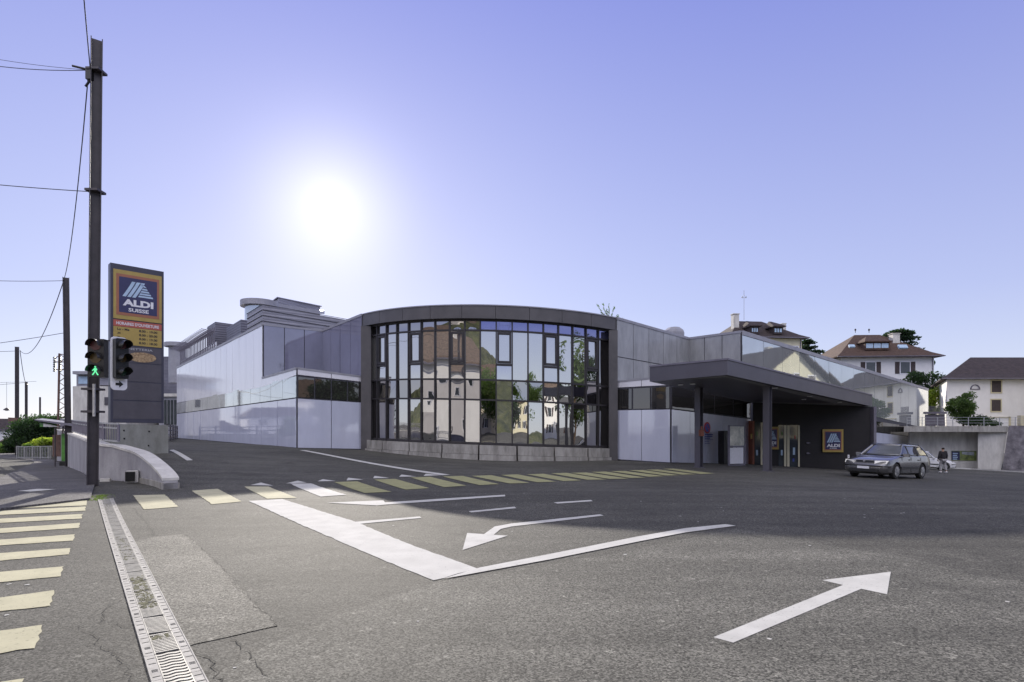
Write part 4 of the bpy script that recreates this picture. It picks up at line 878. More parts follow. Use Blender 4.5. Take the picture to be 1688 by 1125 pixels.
mb = MB(); pln = Plane(Vector((onwr(1159).x, onwr(1159).y, zat(716, A.y))) + n3 * .10, ux * .95, (0, 0, -.62), n3)
for k in range(6): pln.rect(mb, 0, k * .17, [.95, .9, .6, .95, .5, .55][k], k * .17 + (.08 if k < 3 else .04), 0, .004)
mb.build('text_lines', 'bluepaint', t3)
mb = MB(); p = XY(1156.2, 27.1); mb.box((p.x, p.y, zat(714, 27.1)), (.16, .18, .30), .3); mb.tube([(p.x, p.y - .05, zat(708, 27.1)), (p.x, p.y - .05, zat(703, 27.1))], .05); o = mb.build('orange_box', 'orange'); tag(o, 'small orange box fixed to the back canopy post', 'box')
# notice stickers on left panel near post
mb = MB(); A = onwr(1125); pln = Plane(Vector((A.x - .2, A.y, zat(733, A.y))) + n3 * .1, ux * .42, (0, 0, -.62), n3); pln.rect(mb, 0, 0, 1, 1, 0, .01, 0); pln.rect(mb, .12, .1, .88, .45, .011, .004, 1); pln.rect(mb, .12, .55, .88, .9, .011, .004, 1)
o = mb.build('wall_notice', ['whitep', 'skyblue']); tag(o, 'small white notice stuck low on the white panel', 'notice')
# machine and poster stand
p = XY(1196, 33.6); g0 = gz(p.x, p.y); vm = thing('ticket_machine', (p.x, p.y, g0), 'tall black machine against the white panel behind the poster stand', 'machine')
z1 = zat(710.5, 33.6); mb = MB(); mb.box((p.x, p.y, (g0 + z1) / 2), (.62, .55, z1 - g0), .3); mb.build('body', 'black', vm)
mb = MB(); f = Vector((math.sin(.3), -math.cos(.3), 0)); mb.box(Vector((p.x, p.y, z1 - .35)) + f * .28, (.42, .03, .28), .3, 0); mb.box(Vector((p.x - .15, p.y, z1 - .30)) + f * .30, (.10, .02, .12), .3, 1); mb.box(Vector((p.x + .14, p.y, z1 - .62)) + f * .29, (.12, .02, .2), .3, 1); mb.build('display', ['glass_dark', 'whitep'], vm)
pA, pB = XY(1201.5, 30.8), XY(1227, 32.0); g0 = (gz(pA.x, pA.y) + gz(pB.x, pB.y)) / 2; ps = thing('poster_stand', ((pA.x + pB.x) / 2, (pA.y + pB.y) / 2, g0), 'freestanding metal poster frame whose panel is coloured bright as if reflecting, in front of the entrance', 'poster stand')
mb = MB(); zt = zat(701, 31)
for q_ in (pA, pB): mb.bar((q_.x, q_.y, gz(q_.x, q_.y)), (q_.x, q_.y, zt), .09)
for z in (zt - .04, zat(736.5, 31.3), zat(767, 31.5)): mb.bar((pA.x, pA.y, z), (pB.x, pB.y, z), .07)
m_ = (pA + pB) / 2; mb.bar((m_.x, m_.y + .05, g0 + .2), (m_.x, m_.y + .05, zat(737, 31)), .05); mb.build('frame', 'steel2', ps)
mb = MB(); face(mb, pA.lerp(pB, .05), pA.lerp(pB, .95), zat(735, 31), zat(735, 31.5), zat(703, 31), zat(703, 31.5), -.02, .05); mb.build('display_panel', 'panel_glare', ps)
mb = MB(); face(mb, pA.lerp(pB, .06), pA.lerp(pB, .94), zat(765, 31), zat(765, 31.5), zat(738.5, 31), zat(738.5, 31.5), -.02, .02); mb.build('lower_panel', 'whitep', ps)

# sapling growing on the roof edge
def leafcloud(centers, radii, nleaf, size, flat=.0):
    vs = []; fs = []
    n = len(centers); C_ = np.array([tuple(c) for c in centers]); R_ = np.array(radii)
    k = rng.integers(0, n, nleaf); d = rng.normal(size=(nleaf, 3)); d /= np.linalg.norm(d, axis=1)[:, None]; rr = rng.random(nleaf) ** .45
    pos = C_[k] + d * (rr[:, None] * R_[k]); 
    a = rng.normal(size=(nleaf, 3)); a[:, 2] *= (1 - flat); a /= np.linalg.norm(a, axis=1)[:, None]
    b = np.cross(a, rng.normal(size=(nleaf, 3))); b[:, 2] *= (1 - flat); b /= np.linalg.norm(b, axis=1)[:, None]
    s = size * (.6 + .8 * rng.random(nleaf))[:, None]
    q_ = np.stack([pos - a * s, pos + b * s * .5, pos + a * s, pos - b * s * .5], 1).reshape(-1, 3)
    return q_, np.arange(len(q_)).reshape(-1, 4)
def fastmesh(name, q_, f_, material, parent, local=True):
    me = bpy.data.meshes.new(name); me.vertices.add(len(q_)); me.vertices.foreach_set('co', np.ascontiguousarray(q_, dtype=np.float32).ravel()); me.loops.add(f_.size); me.loops.foreach_set('vertex_index', f_.ravel().astype(np.int32))
    me.polygons.add(len(f_)); me.polygons.foreach_set('loop_start', np.arange(0, f_.size, 4, dtype=np.int32)); me.update(calc_edges=True); me.materials.append(M[material])
    o = bpy.data.objects.new(name, me); COL.objects.link(o); o.parent = parent; WO[o.name] = WO[parent.name].copy(); return o
def tree(name, base, h, w, label, kind='leaf', style='round', trunk=.3, nleaf=7000, size=.16, group=None, cat='tree', clumps=40):
    t = thing(name, base, label, cat, group); cs, rs = [], []; mb = MB(); b = Vector(base)
    th_ = h * trunk
    if style in ('round', 'bush'):
        H0 = th_ if style == 'round' else 0; ez = (h - H0) / 2
        for _ in range(clumps):
            d = Vector((random.gauss(0, 1), random.gauss(0, 1), random.gauss(0, 1))).normalized(); r_ = random.uniform(.35, .92)
            wz = ez; c = Vector((d.x * w / 2 * r_, d.y * w / 2 * r_, H0 + ez + d.z * ez * r_ * .95)); cr = random.uniform(.10, .22) * w
            cs.append(c); rs.append((cr, cr, cr * .75))
    elif style == 'pine':     # irregular flat layers
        L = 9
        for i in range(L):
            z = th_ + (h - th_) * (i + .5) / L; rad = w / 2 * (1 - .72 * (i / L) ** 1.3) * random.uniform(.75, 1.1)
            for k in range(7):
                a = random.uniform(0, 6.28); q_ = rad * random.uniform(.35, 1); cs.append(Vector((math.cos(a) * q_, math.sin(a) * q_, z + random.uniform(-.2, .2)))); rs.append((w * .13, w * .13, h * .028))
    elif style == 'conifer':
        for i in range(14):
            z = th_ + (h - th_) * i / 14; rad = w / 2 * (1 - i / 14.5)
            for k in range(max(3, int(9 * (1 - i / 15)))):
                a = random.uniform(0, 6.28); q_ = rad * random.uniform(.4, .95); cs.append(Vector((math.cos(a) * q_, math.sin(a) * q_, z - q_ * .15))); rs.append((w * .12, w * .12, h * .035))
    top = h * (.8 if style != 'bush' else .5)
    mb.tube([b, b + Vector((w * .02, 0, top * .5)), b + Vector((0, w * .02, top))], [h * .028, h * .02, h * .006], 7)
    for c in cs[::3]:
        z0 = min(max(c.z * .55, th_ * .6), top); mb.tube([b + Vector((0, 0, z0)), b + c * .6 + Vector((0, 0, z0 * .35)), b + c], [h * .009, h * .006, h * .002], 4, cap=False)
    mb.build('trunk', 'bark', t, fixn=False)
    q_, f_ = leafcloud(cs, rs, nleaf, size, .3 if style in ('pine', 'conifer') else 0)
    fastmesh('crown', q_, f_, {'leaf': 'leaf', 'dark': 'leaf_dark', 'pine': 'leaf_pine', 'yellow': 'leaf_yellow'}[kind], t)
    return t
sp = P(1004, 530, 34.6); t = thing('roof_sapling', sp, 'spindly leafy sapling growing on the roof edge right of the curved front', 'plant'); mb = MB(); cs = []; rs = []
for px_, py_ in ((984, 497), (993, 498), (1003, 499), (1012, 504), (1022, 515), (989, 508), (1028, 520), (999, 507)):
    e_ = P(px_, py_ + 3, 34.6) + Vector((0, random.uniform(-.4, .4), 0)); m_ = sp.lerp(e_, .5) + Vector((random.uniform(-.08, .08), 0, -.05)); mb.tube([sp + Vector((0, 0, -.4)), m_, e_], [.02, .012, .005], 5)
    for k in range(9): cs.append(m_.lerp(e_, k / 8 - .1) - sp); rs.append((.07, .07, .09))
mb.build('stem', 'bark', t, fixn=False); q_, f_ = leafcloud(cs, rs, 240, .05); fastmesh('foliage', q_, f_, 'leaf', t)

# ------------------------------------------------------------------ retaining wall, sign base, pylon
rw = thing('retaining_wall', (WALL[2][0], WALL[2][1], 0), 'violet grey rendered wall with pale coping that curves down at the pavement end', 'wall')
ptop = [zat(788, 15.45), zat(766, 16.5), zat(745, 17.6), zat(733.5, 18.6), zat(731.5, 19.05)]
def interp_wall(n):  # smooth samples along near curved part
    P_ = [Vector(p) for p in WALL[:5]]; o = []
    for i in range(4):
        for k in range(n):
            t = k / n; p0_ = P_[max(i - 1, 0)]; p1_ = P_[i]; p2_ = P_[i + 1]; p3_ = P_[min(i + 2, 4)]
            q_ = .5 * ((2 * p1_) + (p2_ - p0_) * t + (2 * p0_ - 5 * p1_ + 4 * p2_ - p3_) * t * t + (3 * p1_ - p0_ - 3 * p2_ + p3_) * t ** 3)
            z_ = ptop[i] + (ptop[i + 1] - ptop[i]) * t; o.append((q_, z_))
    o.append((P_[4], ptop[4])); return o
near_w = interp_wall(5); zs_s = [z for _, z in near_w]
zs_s = [zs_s[0]] + [(zs_s[i - 1] + zs_s[i] * 2 + zs_s[i + 1]) / 4 for i in range(1, len(zs_s) - 1)] + [zs_s[-1]]
wl = [(p, z) for (p, _), z in zip(near_w, zs_s)]
farz = [(Vector(WALL[4]).lerp(Vector(WALL[5]), t), ptop[4] + (1.78 - ptop[4]) * t) for t in (.25, .5, .75, 1)]
allw = wl + farz
def wall_strip(mb, pts, wth, z0f, z1f, mi=0):
    L = []
    for i, (p, z) in enumerate(pts):
        d = (pts[min(i + 1, len(pts) - 1)][0] - pts[max(i - 1, 0)][0]).normalized(); nn = Vector((-d.y, d.x)) * wth / 2; L.append((p + nn, p - nn, z0f(p, z), z1f(p, z)))
    for a, b in zip(L, L[1:]): mb.hexa([(a[0].x, a[0].y, a[2]), (b[0].x, b[0].y, b[2]), (b[1].x, b[1].y, b[2]), (a[1].x, a[1].y, a[2]), (a[0].x, a[0].y, a[3]), (b[0].x, b[0].y, b[3]), (b[1].x, b[1].y, b[3]), (a[1].x, a[1].y, a[3])], mi)
mb = MB(); wall_strip(mb, allw, .34, lambda p, z: gs(np.array(p.x), np.array(p.y)) - .5, lambda p, z: z - .075); mb.build('wall_body', 'plaster', rw)
mb = MB(); wall_strip(mb, allw, .40, lambda p, z: z - .07, lambda p, z: z); mb.build('coping', 'conc_light', rw)
mb = MB(); wall_strip(mb, wl[:11], .42, lambda p, z: gz(p.x, p.y) - .4, lambda p, z: gs(np.array(p.x), np.array(p.y)) + .16); mb.build('footing', 'conc', rw)
mb = MB(); c = P(213, 786, 17.0); mb.box(c + Vector((0, .15, 0)), (.30, .2, .34), .5); c = P(174, 793, 18.0); mb.box(c, (.26, .15, .16), .3); mb.build('drain_opening', 'conc_light', rw)
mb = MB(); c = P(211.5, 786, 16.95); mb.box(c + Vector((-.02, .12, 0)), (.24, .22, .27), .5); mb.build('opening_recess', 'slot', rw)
# railing on the wall
rl = thing('metal_railing', (WALL[4][0], WALL[4][1], 1.2), 'grey metal railing standing on top of the retaining wall', 'railing'); mb = MB(); bars = MB()
rp = [(Vector(WALL[3]), 1.19, 0), (Vector(WALL[4]), 1.22, 0)] + [(p, z, 0) for p, z in farz]
for (p, z, _), (q_, z2, _) in zip(rp, rp[1:]):
    for h in (.10, .52, .66): mb.bar((p.x, p.y, z + h), (q_.x, q_.y, z2 + h), .05)
    L = (q_ - p).length; n_ = max(1, int(L / .14))
    for k in range(n_):
        a = p.lerp(q_, k / n_); zz = z + (z2 - z) * k / n_; bars.bar((a.x, a.y, zz + .1), (a.x, a.y, zz + .64), .02 if k % 9 else .06)
mb.build('rails', 'galv', rl); bars.build('bars', 'steel2', rl)
# concrete base + pylon
sL, sR = XY(182, 24.0), XY(270, 25.4); sdir = (sR - sL).normalized(); sn = norm2(sL, sR)
kb = MB(); bL, bR = XY(184, 23.1), XY(277.5, 24.8); bn = norm2(bL, bR)
poly = [bL, bR, bR - bn * 1.5, bL - bn * 1.5]; kb.slab(poly, -.3, [zat(699, 23.1), zat(701.5, 24.8), zat(701.5, 24.8), zat(699, 23.1)])
cb = kb.build('concrete_base', 'conc_grey', loc=(bL.x, bL.y, .3)); tag(cb, 'board marked concrete block carrying the shop sign pylon', 'concrete block')
holes = MB()
for px_, py_ in ((203, 710), (244, 711.5), (203.5, 723), (243, 735)):
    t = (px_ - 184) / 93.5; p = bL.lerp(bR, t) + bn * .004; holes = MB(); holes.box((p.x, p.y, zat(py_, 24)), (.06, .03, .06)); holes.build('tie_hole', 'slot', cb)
for k, tt in enumerate((.0,)): pass

py = thing('sign_pylon', (sL.x, sL.y, 1.9), 'tall dark shop sign pylon with yellow framed emblem and opening hours', 'sign pylon')
zT, zBt = zat(433, 24.0), zat(697, 24.0); zTr = zat(449, 25.4)
pl = Plane((sL.x, sL.y, zT), (sR - sL).to_3d(), (0, 0, zBt - zT), sn.to_3d())
mb = MB(); pl.rect(mb, 0, 0, 1, 1, -.42, .42); mb.build('body', 'signgrey2', py)
mb = MB(); pl.rect(mb, .05, .515, .95, .615, .002, .012, 0)
for a, b in ((.62, .735), (.742, .855), (.862, .975)): pl.rect(mb, .05, a, .95, b, .002, .012, 0)
mb.build('blank_panel', 'signgrey', py)
mb = MB(); pl.rect(mb, .05, .035, .955, .345, .002, .03, 0); pl.rect(mb, .10, .06, .905, .32, .033, .006, 1); pl.rect(mb, .15, .078, .86, .302, .040, .006, 2); mb.build('emblem_panel', ['signyellow', 'signorange', 'navy'], py)
mb = MB(); logo(pl, mb, .21, .10, .78, .20, .047, 0); mb.build('emblem', 'skyblue', py)
mb = MB(); pl.text(mb, 'ALDI', .215, .215, .79, .258, .053, .05); pl.text(mb, 'SUISSE', .32, .270, .70, .293, .053, .03); mb.build('lettering', 'whitep', py)
mb = MB(); pl.rect(mb, .05, .352, .955, .392, .002, .02, 0); pl.rect(mb, .05, .394, .955, .505, .002, .02, 1); hp = mb.build('hours_panel', ['signred', 'signyellow'], py)
mb = MB(); pl.text(mb, "HORAIRES D'OUVERTURE", .10, .362, .90, .382, .028, .02); mb.build('heading', 'whitep', hp)
mb = MB()
for k, (d_, w_, h_) in enumerate((('Lu - Me', .22, '8.00 - 19.00'), ('Je', .06, '8.00 - 20.00'), ('Ve', .06, '8.00 - 19.00'), ('Sa', .06, '8.00 - 18.00'))):
    v = .402 + k * .0255; pl.text(mb, d_, .12, v, .12 + w_, v + .014, .028, .03); pl.text(mb, h_, .52, v, .87, v + .015, .028, .03)
mb.build('hours_text', 'black', hp)
mb = MB(); pl.text(mb, 'PANETTERIA', .20, .522, .78, .535, .018, .01); mb.build('bakery_lettering', 'galv', py)
mb = MB(); pts = [(.30 + .0, .60)] ; pts = [(.58 + .27 * math.cos(a), .578 + .032 * math.sin(a)) for a in [k * math.pi / 9 for k in range(18)]]; pl.poly(mb, pts, .016, .01); mb.build('food_picture', 'pasta', py)

# ------------------------------------------------------------------ poles, signals, wires
def hpole(px_, D_, ytop, w, label, ybase=None, lean=0.0):
    p = XY(px_, D_); g0 = gz(p.x, p.y); zt = zat(ytop, D_); t = thing('steel_pole', (p.x, p.y, g0), label, 'pole', 'steel overhead wire poles'); mb = MB(); a = math.atan2(p.y, p.x) - math.pi / 2
    tp = Vector((p.x + lean, p.y, zt)); b0 = Vector((p.x, p.y, g0 - .1)); ux_ = Vector((math.cos(a), math.sin(a), 0)); uy_ = Vector((-math.sin(a), math.cos(a), 0))
    for s_ in (-1, 1): mb.hexa([b + ux_ * s_ * (w / 2) + ux_ * e1 + uy_ * e2 for b in (b0, tp) for e1, e2 in ((-.012, -w / 2), (.012, -w / 2), (.012, w / 2), (-.012, w / 2))])
    mb.hexa([b + ux_ * e1 + uy_ * e2 for b in (b0, tp) for e1, e2 in ((-w / 2 + .013, -.012), (w / 2 - .013, -.012), (w / 2 - .013, .012), (-w / 2 + .013, .012))]); mb.build('post', 'steel', t)
    return t, tp, b0
p1, top1, bs1 = hpole(152.5, 16.2, 66, .255, 'nearest tall steel H pole carrying the pedestrian signal', lean=.12)
wb = MB()
def clamp_(t, X, z, D_, w): mb = MB(); p = XY(X, D_); mb.box((p.x, p.y, z), (w, w, .06), 0); mb.build('clamp', 'steel', t)
for y_ in (118, 316, 642, 679): clamp_(p1, 153 + (700 - y_) * .011, zat(y_, 16.2), 16.2, .36 if y_ < 500 else .40)
mb = MB(); q_ = XY(155, 15.98); mb.box((q_.x, q_.y, zat(660, 15.98)), (.06, .04, .9)); mb.build('cable_duct', 'galv', p1)
p2, top2, bs2 = hpole(113, 30, 458, .26, 'steel pole beside the bus shelter', lean=-.14)
p3, top3, bs3 = hpole(28, 58, 572, .32, 'steel pole with brown street name sign at the road edge')
p4, top4, bs4 = hpole(43.3, 84, 630, .32, 'distant steel pole rising behind the hedge, left one')
p5, top5, bs5 = hpole(66, 118, 655, .30, 'farthest short steel pole rising behind the hedge')
mb = MB(); a = P(14, 688.5, 57.5); b = P(36, 688.5, 57.3); mb.plate([P(14, 695, 57.5), P(36.5, 695.5, 57.3), P(36.5, 689.5, 57.3), P(14, 688.5, 57.5)], (0, -1, 0), .05); mb.plate([P(36.7, 696.3, 57.3), P(41.5, 696, 57.2), P(41.5, 690, 57.2), P(36.7, 690, 57.3)], (0, -1, 0), .05, 1); o = mb.build('street_name_sign', ['rust', 'galv']); tag(o, 'small brown direction sign board fixed to the roadside pole', 'sign')
# lattice pole with insulators
lp = P(102.5, 740, 46); lt = thing('lattice_pole', (lp.x, lp.y, -.5), 'rusty lattice pole with two rows of insulators behind the shelter', 'pole'); mb = MB(); zt = zat(583, 46)
for sx in (-1, 1): mb.bar((lp.x + sx * .38, 46, -.5), (lp.x + sx * .22, 46, zt), .11)
n_ = 22
for k in range(n_):
    z0 = -.5 + (zt + .5) * k / n_; z1 = -.5 + (zt + .5) * (k + 1) / n_; w0 = .38 - .16 * k / n_; w1 = .38 - .16 * (k + 1) / n_; s_ = 1 if k % 2 else -1; mb.bar((lp.x + s_ * w0, 46, z0), (lp.x - s_ * w1, 46, z1), .06, .04)
mb.build('mast', 'rust', lt); mb = MB()
for z in (zat(597, 46), zat(609.5, 46)): mb.bar((lp.x - .65, 46, z), (lp.x + .5, 46, z), .07)
mb.tube([(lp.x - .6, 46, zat(597, 46)), (lp.x - .5, 46, zat(590, 46)), (lp.x, 46, zat(584, 46)), (lp.x + .45, 46, zat(590, 46))], .035, 5); mb.build('cross_arms', 'rust', lt)
for sx in (-.62, -.18, .42):
    mb = MB(); 
    for k in range(7): z = zat(613 - k * 3.6, 46); mb.tube([(lp.x + sx, 46, z), (lp.x + sx, 46, z + .06), (lp.x + sx, 46, z + .14)], [.10, .10, .04], 8)
    mb.build('insulators', 'black', lt)
# pedestrian signal
q_ = XY(160.5, 15.6); pg_ = thing('pedestrian_signal', (q_.x, q_.y, zat(624, 15.6)), 'black pedestrian signal showing a green walking figure', 'traffic light')
ang = .12; fx = Vector((math.cos(ang), math.sin(ang), 0)); fn = Vector((math.sin(ang), -math.cos(ang), 0)); zb, zt = zat(622.5, 15.6), zat(560, 15.6); hw = .205
c0 = Vector((q_.x + .02, q_.y, (zb + zt) / 2)); mb = MB(); mb.box(c0, (hw * 2, .22, zt - zb), ang); mb.build('housing', 'black', pg_)
H_ = (zt - zb) / 3
for k, mtl in enumerate(('lens_red', 'lens_amb', 'lens_off')):
    c = c0 + Vector((0, 0, H_ * (1 - k))) + fn * .112; mb = MB(); mb.plate([c + (fx * math.cos(a) + Vector((0, 0, 1)) * math.sin(a)) * .135 for a in [j * math.pi / 10 for j in range(20)]], fn, .012); ln = mb.build('lens', mtl, pg_)
    mb = MB(); n_ = 14
    for j in range(n_):
        a0, a1 = math.pi * (-.05 + 1.1 * j / n_), math.pi * (-.05 + 1.1 * (j + 1) / n_); dd_ = [(fx * math.cos(a) + Vector((0, 0, 1)) * math.sin(a)) for a in (a0, a1)]
        mb.hexa([c + dd_[0] * .150, c + dd_[1] * .150, c + dd_[1] * .158, c + dd_[0] * .158] + [c + dd_[0] * .150 + fn * .2, c + dd_[1] * .150 + fn * .2, c + dd_[1] * .158 + fn * .2, c + dd_[0] * .158 + fn * .2])
    mb.build('visor', 'black', pg_)
    if k == 2:
        mb = MB(); f_ = c + fn * .014; u = lambda a, b: f_ + fx * a + Vector((0, 0, b))
        mb.plate([u(.024 * math.cos(a), .10 + .024 * math.sin(a)) for a in [j * math.pi / 5 for j in range(10)]], fn, .006)
        mb.plate([u(-.03, .07), u(.03, .07), u(.035, .02), u(.028, -.03), u(-.028, -.03), u(-.035, .02)], fn, .006)
        for pts in (((-.025, .065), (-.085, .0), (-.07, -.012), (-.018, .035)), ((.025, .065), (.085, .005), (.072, -.012), (.018, .035)), ((-.028, -.03), (-.085, -.115), (-.055, -.125), (.0, -.035)), ((.028, -.03), (.085, -.115), (.055, -.125), (.0, -.035))): mb.plate([u(*p) for p in pts], fn, .006)
        mb.build('walking_figure', 'grn', ln)
# vehicle signal with white back board
q_ = XY(197.5, 15.4); vg = thing('vehicle_signal', (q_.x, q_.y, zat(643, 15.4)), 'vehicle traffic light with white backboard and black arrow plate, facing right', 'traffic light')
vx = Vector((.5, .866, 0)).normalized(); vn = Vector((.866, -.5, 0)).normalized(); zb, zt = zat(643.5, 15.4), zat(556, 15.4); W_ = .20; c0 = Vector((q_.x - .03, q_.y, 0))
def rr(mb, hw_, z0, z1, off_, th_, r_=.09, mi=0, tilt=0.0):
    pts = []
    for cx2, cz2, a0 in ((hw_ - r_, z1 - r_, 0), (-hw_ + r_, z1 - r_, 90), (-hw_ + r_, z0 + r_, 180), (hw_ - r_, z0 + r_, 270)):
        for k in range(6): a = R(a0 + k * 18); pts.append(c0 + vx * (cx2 + r_ * math.cos(a)) + Vector((0, 0, cz2 + r_ * math.sin(a))) + vn * off_)
    mb.plate(pts, vn, th_, mi)
mb = MB(); rr(mb, W_, zb, zt, 0, .025, .1); mb.build('backboard', 'whitep', vg)
mb = MB(); rr(mb, W_ - .04, zb + .30, zt - .055, .026, .16, .05); mb.build('housing', 'black', vg)
zc = [(zb + .30) + (zt - .055 - zb - .30) * (k + .5) / 3 for k in range(3)]
for k, z in enumerate(zc):
    c = c0 + Vector((0, 0, z)) + vn * .187; mb = MB(); mb.plate([c + (vx * math.cos(a) + Vector((0, 0, 1)) * math.sin(a)) * .10 for a in [j * math.pi / 10 for j in range(20)]], vn, .008); mb.build('lens', ('lens_off', 'lens_amb', 'lens_red')[k], vg)
    mb = MB(); n_ = 18
    for j in range(n_):
        a0, a1 = math.pi * (-.25 + 1.5 * j / n_), math.pi * (-.25 + 1.5 * (j + 1) / n_); dd_ = [(vx * math.cos(a) + Vector((0, 0, 1)) * math.sin(a)) for a in (a0, a1)]; L0 = [vn * (.30 if math.sin(a) > 0 else .30 + math.sin(a) * .2) for a in (a0, a1)]
        mb.hexa([c + dd_[0] * .113, c + dd_[1] * .113, c + dd_[1] * .120, c + dd_[0] * .120] + [c + dd_[0] * .113 + L0[0], c + dd_[1] * .113 + L0[1], c + dd_[1] * .120 + L0[1], c + dd_[0] * .120 + L0[0]])
    mb.build('visor', 'black', vg)
mb = MB(); zc_ = zb + .16; u = lambda a, b: c0 + vx * a + Vector((0, 0, zc_ + b)) + vn * .026
mb.plate([u(-.09, -.035), u(.0, -.035), u(.0, -.09), u(.10, 0), u(.0, .09), u(.0, .035), u(-.09, .035)], vn, .006); mb.build('arrow', 'black', vg)
mb = MB(); mb.bar(P(166, 561.5, 16.0), P(190, 562, 15.5), .03); mb.bar(P(166, 636, 16.0), P(188, 636.5, 15.5), .03); mb.build('bracket', 'steel', vg)
# wires
def wire(name, a, b, sag, r, label, n=24, grp='overhead wires'):
    a, b = Vector(a), Vector(b); mb = MB(); mb.tube([a.lerp(b, t) - Vector((0, 0, sag * 4 * t * (1 - t))) for t in [k / n for k in range(n + 1)]], r, 5); o = mb.build(name, 'wire', loc=a); tag(o, label, 'wire'); return o
j1 = P(149, 116, 16.1); 
wire('overhead_wire', j1, P(-330, 12, 17.5), .55, .010, 'upper span wire running left from the top of the nearest pole')
wire('overhead_wire', j1 + Vector((0, 0, .0)), P(-330, 6, 17.2), .35, .006, 'second thinner span wire running left just above the upper one')
wire('overhead_wire', P(146, 316, 16.1), P(-330, 262, 17.5), .12, .012, 'lower span wire running left from the nearest pole')
wire('overhead_wire', P(146, 119, 16.1), P(105, 462, 30), 1.0, .016, 'sagging feeder cable between the two nearest poles')
wire('overhead_wire', P(105, 463, 30), P(33, 578, 58), 1.6, .022, 'feeder cable sagging on to the roadside pole')
wire('overhead_wire', P(33, 578, 58), P(46, 633, 84), 1.2, .03, 'thin cable between the two distant poles')
wire('overhead_wire', j1, j1 + Vector((2.0, -2.95, .36)) * 7.0, .9, .014, 'cable rising from the nearest pole out of the picture top')
wire('overhead_wire', P(105, 463, 30), P(-300, 432, 31), .35, .014, 'span wire running left from the top of the shelter pole')
wire('overhead_wire', P(106, 549, 30), P(-300, 590, 31), .25, .015, 'lower span wire running left from the shelter pole')
wire('overhead_wire', P(26, 579, 58), P(-200, 575, 58), .2, .022, 'span wire left of the roadside pole')
wire('overhead_wire', P(41, 631, 84), P(-150, 636, 84), .3, .026, 'faint span wire left of the distant pole')
jb = MB(); jb.box(j1 + Vector((-.02, 0, -.1)), (.16, .12, .34)); jb.tube([j1 + Vector((-.02, 0, -.3)), j1 + Vector((-.14, 0, -.46))], .03); jb.tube([j1, j1 + Vector((-.5, 0, .12))], .03); jb.build('cable_fitting', 'black', p1)
q_ = P(11, 676, 60); sl_ = thing('hanging_street_lamp', q_, 'small dark lamp hanging from the wires above the road', 'street lamp'); mb = MB(); mb.tube([q_ + Vector((0, 0, .22)), q_ + Vector((0, 0, .12)), q_, q_ + Vector((0, 0, -.03))], [.05, .18, .30, .26], 14); mb.build('lamp_shade', 'steel', sl_); mb = MB(); mb.tube([q_ + Vector((0, 0, -.03)), q_ + Vector((0, 0, -.1))], [.2, .1], 12); mb.build('lamp_glass', 'lamp', sl_)
mb = MB(); mb.tube([q_ + Vector((0, 0, .2)), q_ + Vector((0, 0, 2.9))], .012, 5); mb.build('hanger', 'wire', sl_)
wire('overhead_wire', P(-120, 628, 60), P(60, 629, 60.5), .15, .014, 'span wire from which the street lamp hangs')

# ------------------------------------------------------------------ bus shelter, hedges, background left
g0 = gz(*XY(100, 31)); bs = thing('bus_shelter', (XY(100, 31).x, 31, g0), 'bus shelter with slanted thin roof and glass frame behind the pole', 'bus shelter')
mb = MB(); mb.hexa([P(57, 693.5, 31), P(120, 703, 29.5), P(132, 700, 33), P(70, 693, 34.5), P(56.5, 691.5, 31), P(120, 699, 29.5), P(132, 697, 33), P(70, 690, 34.5)]); mb.build('roof', 'steel2', bs)
mb = MB(); mb.plate([P(66, 703.5, 31.2), P(100, 704.5, 30.6), P(84, 700.5, 30.9), P(66, 697.5, 31.2)], (0, 1, 0), .04); mb.build('side_sign', 'wallwhite', bs)
mb = MB(); mb.plate([P(66, 704, 31.19), P(74, 704, 31.1), P(74, 699, 31.1), P(66, 697.5, 31.19)], (0, -1, 0), .02); mb.build('green_sign_end', 'greenposter', bs)
mb = MB()
for x_ in (90.7, 119): mb.bar(P(x_, 706, 30), P(x_, 771.5, 29.9), .045)
for y_ in (707, 761, 771): mb.bar(P(90.7, y_, 30), P(119, y_, 30), .04)
mb.build('glass_frame', 'steel', bs)
for x_ in (104, 126): mb = MB(); mb.bar(P(x_, 703, 32.5), P(x_, 765, 32.5), .06); mb.build('support', 'steel', bs)
mb = MB(); mb.box(P(109, 739, 31.2), (.42, .12, 1.55)); mb.box(P(109, 766, 31.2), (.5, .3, .3), 0, 1); o = mb.build('advert_stand', ['greenposter', 'black']); tag(o, 'green advert panel standing inside the bus shelter', 'advert panel')
mb = MB(); mb.box(P(98, 735, 34.5), (.8, .05, 1.3)); mb.build('rear_panel', 'rust', bs)
tree('hedge', (XY(68, 55).x, 55, -.8), 4.3, 5.0, 'large dark rounded hedge behind the low fence', 'dark', 'bush', nleaf=15000, size=.12, cat='hedge', clumps=90)
tree('hedge', (XY(30, 62).x, 62, -.9), 2.3, 2.6, 'lower dark hedge behind the roadside pole', 'dark', 'bush', nleaf=5000, size=.12, cat='hedge', clumps=40)
tree('shrub', (XY(75, 49).x, 49, -.7), 1.9, 2.5, 'yellow green sunlit shrub in front of the dark hedge', 'yellow', 'bush', nleaf=7000, size=.12, cat='shrub', clumps=40)
tree('shrub', (XY(52, 47).x, 47, -.7), 1.4, 1.7, 'low mid green shrub left of the yellow green one', 'leaf', 'bush', nleaf=3500, size=.11, cat='shrub', clumps=26)
tree('shrub', (XY(5, 72).x, 72, -1.2), 1.1, 5, 'low green planting at the left picture edge below the house', 'leaf', 'bush', nleaf=5000, size=.16, cat='shrub', clumps=40)
fn_ = thing('low_fence', (XY(60, 46).x, 46, -.6), 'low pale tubular fence in front of the shrubs', 'fence'); mb = MB()
